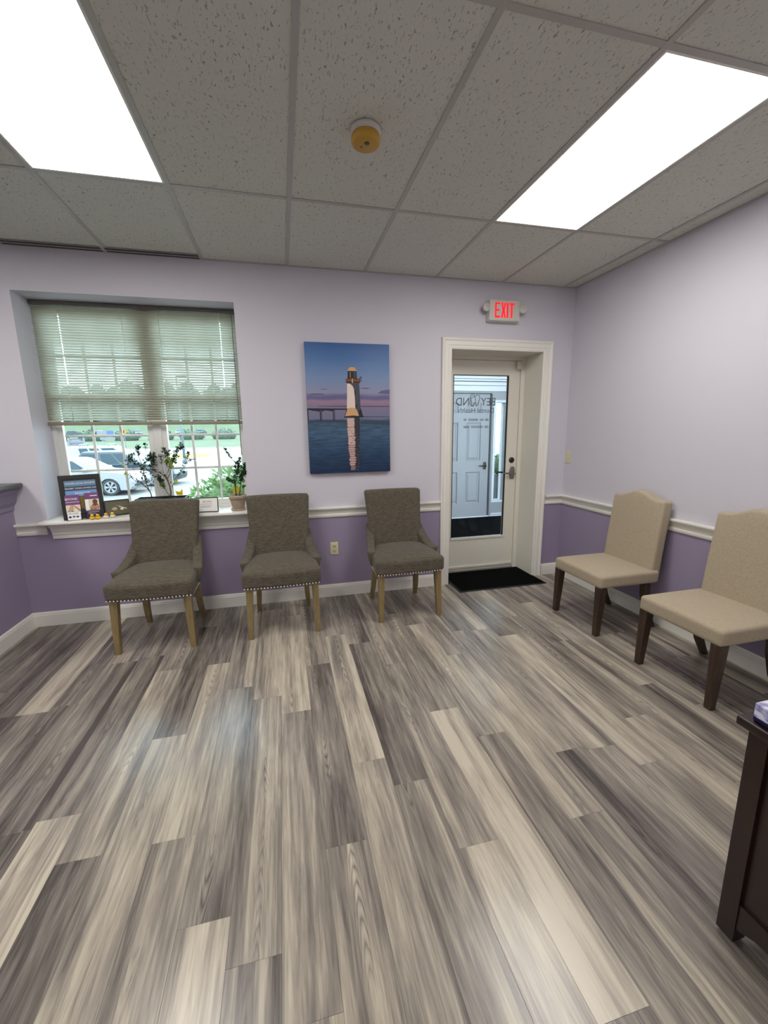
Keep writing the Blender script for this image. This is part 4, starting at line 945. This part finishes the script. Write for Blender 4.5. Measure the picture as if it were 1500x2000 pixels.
plant('potted_shrub', 'thick brown stemmed shrub in black trough with round lime leaves', (333, 970),
      [([(333, 972), (334, 962), (332, 950), (327, 938), (322, 930), (313, 924), (303, 920), (295, 917)], 0, 0, .0065, .0025, 16, .018, .013, .014),
       ([(323, 931), (329, 920), (331, 910), (329, 900), (327, 890), (324, 882)], 0, -.01, .0035, .0015, 30, .020, .014, .018),
       ([(328, 934), (333, 922), (336, 910), (340, 898), (344, 888), (346, 872)], 0, .02, .003, .0012, 42, .018, .013, .016),
       ([(336, 952), (340, 942), (344, 932), (352, 924), (358, 916), (362, 906), (364, 892)], 0, .02, .003, .001, 22, .014, .008, .014),
       ([(344, 888), (350, 880), (356, 876), (354, 868)], .02, .02, .0016, .001, 24, .016, .012, .012),
       ([(362, 906), (370, 900), (377, 897)], .02, .02, .0014, .001, 9, .014, .010, .006),
       ([(358, 916), (366, 890), (368, 884)], .02, .03, .0012, .001, 10, .014, .010, .008),
       ([(331, 968), (324, 958), (318, 950), (314, 942), (309, 932)], -.02, -.03, .0028, .002, 22, .020, .014, .014),
       ([(320, 925), (316, 908), (315, 895), (314, 890)], -.01, -.02, .0012, .001, 24, .013, .007, .010),
       ([(329, 900), (322, 888), (320, 876)], 0, .01, .0014, .001, 16, .017, .012, .012),
       ([(303, 920), (300, 906), (298, 888)], 0, .01, .0014, .001, 20, .016, .012, .010)],
      [(315, 947, .0155, LEAFY), (344, 940, .0150, LEAFY), (333, 904, .0160, LEAFY), (336, 911, .0140, LEAFY), (329, 896, .0145, LEAFY), (359, 922, .0120, LEAFD), (310, 936, .0140, LEAFD), (318, 938, .0125, LEAFD), (324, 902, .0110, LEAFY), (343, 899, .0110, LEAFY), (309, 928, .0105, LEAFD)])
YTR = mat('yellow_sticky_card', (236, 214, 20), .5, trans=.35)
def trap(label, u, v, y, sc, poly, zb):
    c = at(u, v, y); t = thing('insect_trap', label, 'insect trap', (c.x, y, zb), group='yellow sticky traps')
    h = c.z - zb
    MB().prism([(x * sc, h + z * sc) for x, z in poly], 'Y', -.0008, .0008).build('sticky_card', YTR, t)
    MB().tube([(0, 0.003, -.004), (0, .003, h * .9 + .01)], .0016, 5).build('stake', mat('trap_stake', (90, 80, 50), .6), t)
flap = [(-.030, .022), (-.020, .010), (-.010, .012), (0, .006), (.012, .012), (.022, .028), (.030, .018), (.026, -.004), (.030, -.018), (.014, -.024), (0, -.020), (-.016, -.024), (-.024, -.008)]
trap('yellow butterfly shaped sticky trap in the black trough by round leaf shrub', 350, 962, PY + .03, 1.0, flap, SILL + Ht - .013)

# terracotta pot with its plant
pc_ = at(467, 985, .0); py_ = .015; pb = at(467, 996, py_)
px_ = at(466, 990, py_).x
TER = mat('weathered_terracotta', (176, 158, 138), .85, var=.18, vscale=25, bump=.2, bscale=80)
t = thing('flower_pot', 'weathered terracotta pot on saucer at right end of window sill', 'flower pot', (px_, py_, SILL + .0005))
ph = at(467, 966, py_).z - SILL; R_ = (at(484, 966, py_).x - at(449, 966, py_).x) / 2
MB().lathe([(0, 0), (R_ * .80, 0), (R_ * .88, .008), (R_ * .88, .014), (R_ * .80, .012), (0, .008)], 28).build('saucer', TER, t)
MB().lathe([(0, .0085), (R_ * .62, .0085), (R_ * .66, .012), (R_ * .90, ph - .036), (R_ * .92, ph - .034), (R_ * 1.0, ph - .033), (R_ * 1.02, ph - .004), (R_ * 1.0, ph), (R_ * .90, ph), (R_ * .88, ph - .02), (0, ph - .02)], 28).build('pot', TER, t)
MB().lathe([(0, ph - .0199), (R_ * .87, ph - .0199), (R_ * .87, ph - .012), (0, ph - .012)], 24).build('soil', SOIL, t)
tp = thing('jade_plant', 'small bushy jade plant with one long shoot in terracotta pot', 'plant', (px_, py_, SILL + ph - .0125))
st, fo = MB(), MB(); M0 = -Vector((px_, py_, SILL + ph - .0125))
def path2(px, d0, d1): return [at(u, v, py_ + d0 + (d1 - d0) * i / (len(px) - 1)) + M0 for i, (u, v) in enumerate(px)]
for px, d0, d1, r0, r1, nl, L, W, sp in [([(461, 968), (460, 955), (459, 945), (463, 930), (466, 915), (463, 906)], 0, 0, .005, .002, 48, .021, .015, .018),
        ([(463, 906), (456, 900), (450, 893), (446, 886), (441, 880), (438, 875)], 0, -.01, .002, .001, 26, .013, .010, .005),
        ([(468, 968), (469, 955), (471, 940), (474, 925), (478, 912), (480, 908)], .01, .02, .0045, .0015, 62, .020, .015, .018),
        ([(459, 945), (453, 942), (447, 940), (444, 936)], 0, -.02, .002, .001, 22, .018, .012, .010),
        ([(470, 930), (477, 926), (481, 921)], .01, 0, .0018, .001, 20, .018, .013, .012),
        ([(466, 915), (468, 902), (469, 896)], 0, 0, .0015, .001, 16, .015, .011, .010), ([(471, 950), (476, 952), (478, 950)], 0, 0, .0015, .001, 5, .016, .011, .005)]:
    twig(st, fo, path2(px, d0, d1), r0, r1, nl, L, W, sp)
st.build('stem', BARK2, tp); stuff(fo.build('foliage', mat('jade_leaf', (58, 88, 44), .4, trans=.3, var=.3, vscale=30), tp))
trap('yellow oval sticky trap standing in the terracotta pot behind the stems', 461, 956, py_ + .028, .9, [(-.026, -.03), (.02, -.03), (.026, .0), (.022, .024), (.004, .034), (-.012, .030), (-.024, .012)], SILL + ph - .0125)

# ---------------------------------------------------------------- outside
G = -.90
ASPH = mat('pale_asphalt', (112, 111, 109), .9, var=.08, vscale=.6); GRASS = mat('lawn_grass', (66, 80, 54), .95, var=.15, vscale=.4)
struct(MB().box(-120, 60, TH + .01, 78, G - .1, G).build('ground', ASPH))
m = MB(); xs = [-180 + 20 * i for i in range(10)]
rows = [(76, G - .02), (84, G + .12), (100, .2), (118, 1.0), (134, 1.9), (147, 5.0), (230, 6.2)]
vs = [(x, y + .02 * x, z) for y, z in rows for x in xs]; n = len(xs)
m.add(vs, [(j * n + i, j * n + i + 1, (j + 1) * n + i + 1, (j + 1) * n + i) for j in range(len(rows) - 1) for i in range(n - 1)], 0, True); struct(m.build('hill', GRASS))
struct(MB().box(-110, 40, 56, 64, G, G + .012).build('road', mat('pale_road', (118, 117, 115), .9)))
struct(MB().box(-110, 40, 75.2, 75.7, G, G + .14).build('kerb', mat('concrete_kerb', (150, 150, 146), .9)))
t = thing('traffic_island', 'tan mulch traffic island with kerb in car park beyond right pane', 'island', (-15.5, 46.3, G))
MB().prism(ell(0, 0, 5.3, 7.5, 28), 'Z', 0, .06).build('kerb', mat('island_kerb', (205, 203, 196), .9), t)
MB().prism(ell(0, 0, 5.1, 7.2, 28), 'Z', .05, .10).build('mulch', mat('tan_mulch', (108, 90, 44), .95, var=.2, vscale=2), t)
# landing and planter outside the vestibule
struct(MB().box(-2.2, 3.2, VY + .2, 7.5, G, -.03).build('landing', mat('pale_concrete', (120, 120, 118), .9)))
cpl = at(970, 975, 3.75)
t = thing('tall_planter', 'tall tapered charcoal planter with round shrub outside sidelight', 'planter', (cpl.x + .03, 3.75, -.03))
ht = at(970, 930, 3.75).z + .03
def tap(r0, r1, z0, z1): return [(sx * r, sy * r, z) for r, z in ((r0, z0), (r1, z1)) for sx, sy in ((-1, -1), (1, -1), (1, 1), (-1, 1))]
MB().add(tap(.085, .15, 0, ht), [(0, 3, 2, 1), (4, 5, 6, 7), (0, 1, 5, 4), (1, 2, 6, 5), (2, 3, 7, 6), (3, 0, 4, 7)]).add(tap(.155, .155, ht - .03, ht + .01), [(0, 3, 2, 1), (4, 5, 6, 7), (0, 1, 5, 4), (1, 2, 6, 5), (2, 3, 7, 6), (3, 0, 4, 7)]).build('tapered_pot', mat('charcoal_resin', (36, 37, 41), .6), t)
SHR = mat('bright_shrub_leaf', (62, 86, 44), .6, trans=.3, var=.25, vscale=12)
def leaf_ball(mb, c, r, n, L, rnd, zmin=-1):
    for _ in range(n):
        a, zz = rnd.uniform(0, 2 * PI), rnd.uniform(zmin, 1); q = math.sqrt(1 - zz * zz); k = rnd.uniform(.6, 1.0) ** .5
        d = Vector((q * math.cos(a), q * math.sin(a), zz)); p = Vector((c[0] + d.x * r[0] * k, c[1] + d.y * r[1] * k, c[2] + d.z * r[2] * k))
        mb.leaf(p, d + Vector([rnd.uniform(-.9, .9) for _ in range(3)]), (rnd.uniform(-1, 1), rnd.uniform(-1, 1), 1), L * rnd.uniform(.7, 1.3), L * .55)
rs = random.Random(9)
m = MB().ball((0, 0, ht + .19), (.14, .14, .17), 12, 8); leaf_ball(m, (0, 0, ht + .19), (.2, .2, .22), 700, .045, rs); stuff(m.build('foliage', SHR, t))
# shrub right under the window
t = thing('garden_shrub', 'bright green bushy garden shrub outside below the right pane', 'shrub', (-3.22, 1.75, G))
m = MB(); GS = mat('garden_shrub_leaf', (98, 128, 74), .55, trans=.35, var=.3, vscale=6)
for cx, cy, cz, r in ((-.08, 0, 1.60, .34), (-.28, -.05, 1.46, .34), (-.46, -.05, 1.22, .36), (.15, .05, 1.60, .36), (.42, .1, 1.5, .42), (.0, -.1, 1.0, .55), (.4, 0, 1.0, .55), (-.3, 0, .6, .5), (.2, 0, .5, .6)):
    m.ball((cx, cy, cz), (r * .75, r * .7, r * .75), 10, 7); leaf_ball(m, (cx, cy, cz), (r * 1.03, r, r * 1.05), 520, .07, rs)
stuff(m.build('foliage', GS, t)); m = MB()
for a in range(5): m.tube([(.05 * a - .1, 0, 0), (.12 * a - .3, .05, .7), (.2 * a - .5, 0, 1.2)], [.02, .014, .006], 6)
m.build('stem', BARK, t)

GLC = mat('car_window_glass', (34, 52, 62), .2, spec=.25); TYRE = mat('tyre_rubber', (40, 44, 48), .8); ALLOY = mat('alloy_rim', (120, 122, 124), .45, .0); HLG = mat('headlamp_lens', (190, 204, 212), .2)
def make_car(name, label, paint, L, W, Hh, belt, hood, cab, roof, wb, rw, splits, cat='car', group=None):
    """x forward; cab = (rear, front) of the glasshouse at the belt, roof = the same at the roof"""
    t = thing(name, label, cat, group=group); xr, xf = -L / 2, L / 2; wx = (-wb / 2, wb / 2 + .03)
    def arch(cx): return [(cx + (rw + .06) * math.cos(PI - PI * i / 8), .30 + (rw + .06) * math.sin(PI - PI * i / 8) if 0 < i < 8 else .22) for i in range(9)]
    out = [(xr + .04, .30)] + arch(wx[0]) + arch(wx[1]) + [(xf - .10, .22), (xf - .02, .34), (xf, .55), (xf - .08, hood - .10), (xf - .30, hood), (cab[1] + .02, belt + .02), (cab[0] - .05, belt), (xr + .03, belt - .12), (xr, .60)]
    m = MB(); secs = [(-W / 2, .965), (-W / 2 + .10, 1.0), (W / 2 - .10, 1.0), (W / 2, .965)]; k = len(out); vs = []
    for y, s_ in secs: vs += [(x * (1 if s_ == 1 else .985), y, .5 + (z - .5) * s_) for x, z in out]
    fs = [tuple(range(k)), tuple(range(3 * k, 4 * k))[::-1]] + [(j * k + i, j * k + (i + 1) % k, (j + 1) * k + (i + 1) % k, (j + 1) * k + i) for j in range(3) for i in range(k)]
    m.add(vs, fs)
    yb, yt = W / 2 - .05, W / 2 - .22 if Hh < 1.8 else W / 2 - .12
    c8 = [(cab[0], -yb, belt - .01), (cab[1], -yb, belt - .01), (cab[1], yb, belt - .01), (cab[0], yb, belt - .01), (roof[0], -yt, Hh), (roof[1], -yt, Hh), (roof[1], yt, Hh), (roof[0], yt, Hh)]
    m.add(c8, [(4, 5, 6, 7), (0, 1, 5, 4), (1, 2, 6, 5), (2, 3, 7, 6), (3, 0, 4, 7)])
    m.add([(roof[0] + .1, -yt + .1, Hh + .035), (roof[1] - .15, -yt + .1, Hh + .035), (roof[1] - .15, yt - .1, Hh + .035), (roof[0] + .1, yt - .1, Hh + .035), c8[4], c8[5], c8[6], c8[7]], [(0, 1, 2, 3)] + [(i, (i + 1) % 4, 4 + (i + 1) % 4, 4 + i) for i in range(4)])
    m.build('body', paint, t)
    V = [Vector(p) for p in c8]
    def bil(a, b_, c, d, u, v): return (a.lerp(b_, u)).lerp(d.lerp(c, u), v)
    def pane(nm, a, b_, c, d, u0, u1, v0, v1):
        nrm = (b_ - a).cross(d - a).normalized() * .006
        MB().add([bil(a, b_, c, d, u, v) + nrm for u, v in ((u0, v0), (u1, v0), (u1, v1), (u0, v1))] + [bil(a, b_, c, d, u, v) - nrm for u, v in ((u0, v0), (u1, v0), (u1, v1), (u0, v1))], [(0, 1, 2, 3), (4, 7, 6, 5), (0, 4, 5, 1), (1, 5, 6, 2), (2, 6, 7, 3), (3, 7, 4, 0)]).build(nm, GLC, t)
    pane('windshield', V[1], V[2], V[6], V[5], .06, .94, .06, .93); pane('rear_window', V[3], V[0], V[4], V[7], .1, .9, .15, .9)
    for u0, u1 in splits: pane('side_window', V[0], V[1], V[5], V[4], u0, u1, .08, .86); pane('side_window', V[2], V[3], V[7], V[6], 1 - u1, 1 - u0, .08, .86)
    for cx in wx:
        for sy in (-1, 1):
            Mw = Matrix.Translation((cx, sy * (W / 2 - .02), rw)) @ Matrix.Rotation(sy * -PI / 2, 4, 'X')
            wh = MB().lathe([(.0, -.18), (rw * .9, -.18), (rw, -.15), (rw, -.02), (rw * .93, .0), (rw * .68, .0), (rw * .66, -.05), (0, -.05)], 24, M=Mw).build('wheel', TYRE, t)
            m = MB(); m.lathe([(rw * .69, .0), (rw * .66, .006), (rw * .60, .0), (rw * .60, -.03), (rw * .66, -.03)], 24, M=Mw, cap=False); m.lathe([(0, -.03), (rw * .14, -.03), (rw * .14, .0), (0, .0)], 12, M=Mw)
            for q in range(6): m.add([(rw * .10, -rw * .05, -.02), (rw * .62, -rw * .15, -.02), (rw * .62, rw * .15, -.02), (rw * .10, rw * .05, -.02), (rw * .10, -rw * .05, .0), (rw * .62, -rw * .15, .0), (rw * .62, rw * .15, .0), (rw * .10, rw * .05, .0)], [(0, 3, 2, 1), (4, 5, 6, 7), (0, 1, 5, 4), (1, 2, 6, 5), (2, 3, 7, 6), (3, 0, 4, 7)], M=Mw @ Matrix.Rotation(q * PI / 3, 4, 'Z'))
            m.build('rim', ALLOY, wh)
    for sy in (-1, 1):
        MB().rbox((cab[1] - .30, sy * (W / 2 + .05), belt + .06), (.13, .20, .13), .04, 2).build('side_mirror', paint, t)
        MB().rbox((xf - .16, sy * (W / 2 - .22), hood - .16), (.26, .30, .11), .04, 2).build('headlight', HLG, t)
    MB().rbox((xf - .01, 0, .42), (.05, W * .62, .16), .02, 1).build('grille', TYRE, t)
    MB().rbox((xf - .03, W / 2 - .3, .40), (.07, .24, .09), .02, 1).build('fog_lamp', TYRE, t); MB().rbox((xf - .03, -W / 2 + .3, .40), (.07, .24, .09), .02, 1).build('fog_lamp', TYRE, t)
    return t
WPAINT = mat('white_car_paint', (124, 126, 129), .3); DPAINT = mat('slate_car_paint', (46, 60, 68), .3); SPAINT = mat('silver_car_paint', (84, 90, 94), .35)
yaw = math.radians(-7)
wz = G + .34; d_ = at(216, 952, 10) - CAM; wp = CAM + d_ * ((wz - CAM.z) / d_.z)      # the near front wheel of the white car
c1 = make_car('parked_car', 'white hatchback car parked nearest outside window, five-spoke wheel in view', WPAINT, 4.4, 1.80, 1.46, .98, .90, (-1.85, .80), (-1.35, -.05), 2.62, .34, ((.06, .46), (.50, .93)), group='cars parked outside the window')
fw = Vector((2.62 / 2 + .03, -.90 + .02, 0)); fw.rotate(Matrix.Rotation(yaw, 3, 'Z'))
c1.location = (wp.x - fw.x, wp.y - fw.y, G); c1.rotation_euler = (0, 0, yaw)
c2 = make_car('parked_car', 'slate blue car parked between the white hatchback and white van', DPAINT, 4.7, 1.85, 1.62, 1.04, .98, (-2.1, 1.0), (-1.7, .05), 2.7, .35, ((.05, .40), (.43, .68), (.71, .94)), group='cars parked outside the window')
c2.location = (c1.location.x + .75, c1.location.y + 2.9, G); c2.rotation_euler = (0, 0, yaw)
c3 = make_car('parked_van', 'white van with roof bars parked behind the slate car', WPAINT, 4.7, 1.85, 1.72, 1.12, 1.02, (-2.3, 1.45), (-2.2, .60), 2.9, .34, ((.33, .48), (.51, .67), (.72, .95)), 'van')
vp = at(209, 880, 25.5); c3.location = (vp.x, 25.5, G); c3.rotation_euler = (0, 0, math.radians(2))
m = MB()
for x in (-1.2, .3): m.tube([(x, -.62, 1.75), (x, -.62, 1.86), (x, .62, 1.86), (x, .62, 1.75)], .03, 6)
m.build('roof_bars', WPAINT, c3)
# a shop sign board on two posts
sl, sr_ = at(133, 857, 31), at(163, 857, 31); sb = at(148, 882, 31)
t = thing('sign_board', 'white BEYOND sign board with purple-grey scalloped border beyond the van', 'sign', ((sl.x + sr_.x) / 2, 31, G)); sw, s0, s1 = (sr_.x - sl.x) / 2, sb.z - G, sl.z - G
SG = mat('sign_white', (100, 102, 106), .5); SI = mat('sign_slate', (44, 50, 76), .5)
pl = [(-sw, s0 + .1), (-sw + .1, s0), (sw - .1, s0), (sw, s0 + .1), (sw, s1 - .16), (sw - .14, s1 - .10), (sw - .22, s1), (-sw + .22, s1), (-sw + .14, s1 - .10), (-sw, s1 - .16)]
MB().prism(pl, 'Y', -.03, .03).build('border', SI, t); MB().prism([(x * .92, (z - (s0 + s1) / 2) * .9 + (s0 + s1) / 2) for x, z in pl], 'Y', -.04, -.031).build('face', SG, t)
m = MB(); text_into(m, 'BEYOND', sw * .52, plane_M((0, -.045, s0 + (s1 - s0) * .60), (1, 0, 0), (0, 0, 1)), xs=.82, depth=.002); text_into(m, 'Dental Health', sw * .24, plane_M((0, -.045, s0 + (s1 - s0) * .30), (1, 0, 0), (0, 0, 1)), xs=.9, depth=.002); m.build('lettering', SI, t)
for sx in (-1, 1): MB().box(sx * sw - .05, sx * sw + .05, -.05, .05, 0, s1 + .05).build('post', SG, t)
p = at(242, 843, 68); t = thing('warning_sign', 'yellow diamond road warning sign on a post far across road', 'sign', (p.x, 68, G))
MB().prism([(0, p.z - G - .48), (.48, p.z - G), (0, p.z - G + .48), (-.48, p.z - G)], 'Y', -.02, .02).build('diamond_plate', mat('sign_yellow', (140, 100, 30), .5), t)
MB().tube([(-.05, -.03, p.z - G - .2), (-.05, -.03, p.z - G + .05), (.10, -.03, p.z - G + .22)], .05, 6).build('arrow', BLACKP, t); MB().tube([(0, .05, 0), (0, .05, p.z - G)], .04, 6).build('post', SG, t)
p = at(208, 846, 38); q = at(208, 857, 38); t = thing('road_sign', 'small white and blue sign board on a post beyond the van', 'sign', (p.x, 38, G))
MB().box(-.75, .02, -.03, .03, p.z - G - .2, p.z - G + .2).build('white_panel', SG, t); MB().box(.02, .55, -.03, .03, p.z - G - .2, p.z - G + .2).build('blue_panel', mat('sign_blue', (50, 80, 140), .5), t)
MB().box(-.55, .6, -.03, .03, q.z - G - .1, q.z - G + .12).build('lower_panel', SG, t); MB().tube([(-.4, .05, 0), (-.4, .05, p.z - G)], .05, 6).build('post', SG, t)
p = at(335, 885, 30); t = thing('light_pole', 'pale light pole with square base seen at left of right pane', 'light pole', (p.x, 34, G))
MB().lathe([(0, 0), (.20, 0), (.18, .5), (0, .5)], 8).build('base', SG, t); MB().tube([(0, 0, .5), (0, 0, 7)], [.10, .06], 10).build('pole', mat('pole_paint', (100, 112, 120), .5), t); MB().rbox((.35, 0, 7), (.8, .25, .12), .04, 1).build('lamp_head', SG, t)
# hedge, far cars, trees
HED = mat('hedge_leaf', (58, 74, 62), .8, var=.25, vscale=1.2)
for i in range(10):
    x = -78 + 6.9 * i + rs.uniform(-.3, .3); y = 104 + .02 * x; m = MB(); m.ball((0, 0, 1.0), (2.7, 1.1, 1.35), 12, 8); leaf_ball(m, (0, 0, 1.0), (2.8, 1.2, 1.5), 220, .45, rs)
    o = stuff(m.build('foliage', HED, thing('hedge_shrub', 'low rounded hedge shrub in the row above the far lawn', 'shrub', (x, y, .15), group='hedge row across the lawn')))
far0 = None
for i in range(12):
    x = -82 + 5.2 * i + rs.uniform(-.6, .6); y = 126 + .02 * x + rs.uniform(-1, 1); z = 1.42; pt = (WPAINT, SPAINT, DPAINT)[i % 3]
    if far0 is None:
        far0 = make_car('parked_car', '', SPAINT, 4.5, 1.8, 1.5, .98, .9, (-1.9, .85), (-1.5, 0), 2.65, .34, ((.06, .46), (.5, .93)), group='far parked cars'); o = far0
    else: o = dup(far0, (0, 0, 0), 0)
    o.location = (x, y, z); o.rotation_euler = (0, 0, rs.choice([-1.4, 1.5, -1.2, .1]))
    for ch in o.children:
        if ch.name.startswith('body') or ch.name.startswith('side_mirror'):
            ch.material_slots[0].link = 'OBJECT'; ch.material_slots[0].material = pt
    o['label'] = 'small parked car in the distant lot above the hedge'
TRL = mat('tree_leaf', (70, 80, 70), .85, var=.3, vscale=.5)
for i in range(36):
    row = i % 3; x = -128 + 10.2 * (i // 3) + 3.4 * row + rs.uniform(-.2, .2); y = 158 + 13 * row + .02 * x; hh = rs.uniform(10, 13) + 2.5 * row
    t = thing('tree', 'leafy green tree in the distant line behind the car lot', 'tree', (x, y, 5.3), group='trees behind the far car lot')
    m = MB()
    for k in range(7):
        c = (rs.uniform(-1.3, 1.3), rs.uniform(-1.3, 1.3), hh * (.1 + .125 * k)); r = rs.uniform(3.0, 3.5) * (1 if k < 5 else .75); m.ball(c, (r, r, r * .9), 10, 7); leaf_ball(m, c, (r * 1.06, r * 1.06, r), 70, .8, rs)
    stuff(m.build('crown', TRL, t)); MB().tube([(0, 0, -.5), (.1, 0, hh * .4)], [.4, .2], 8).build('trunk', BARK, t)
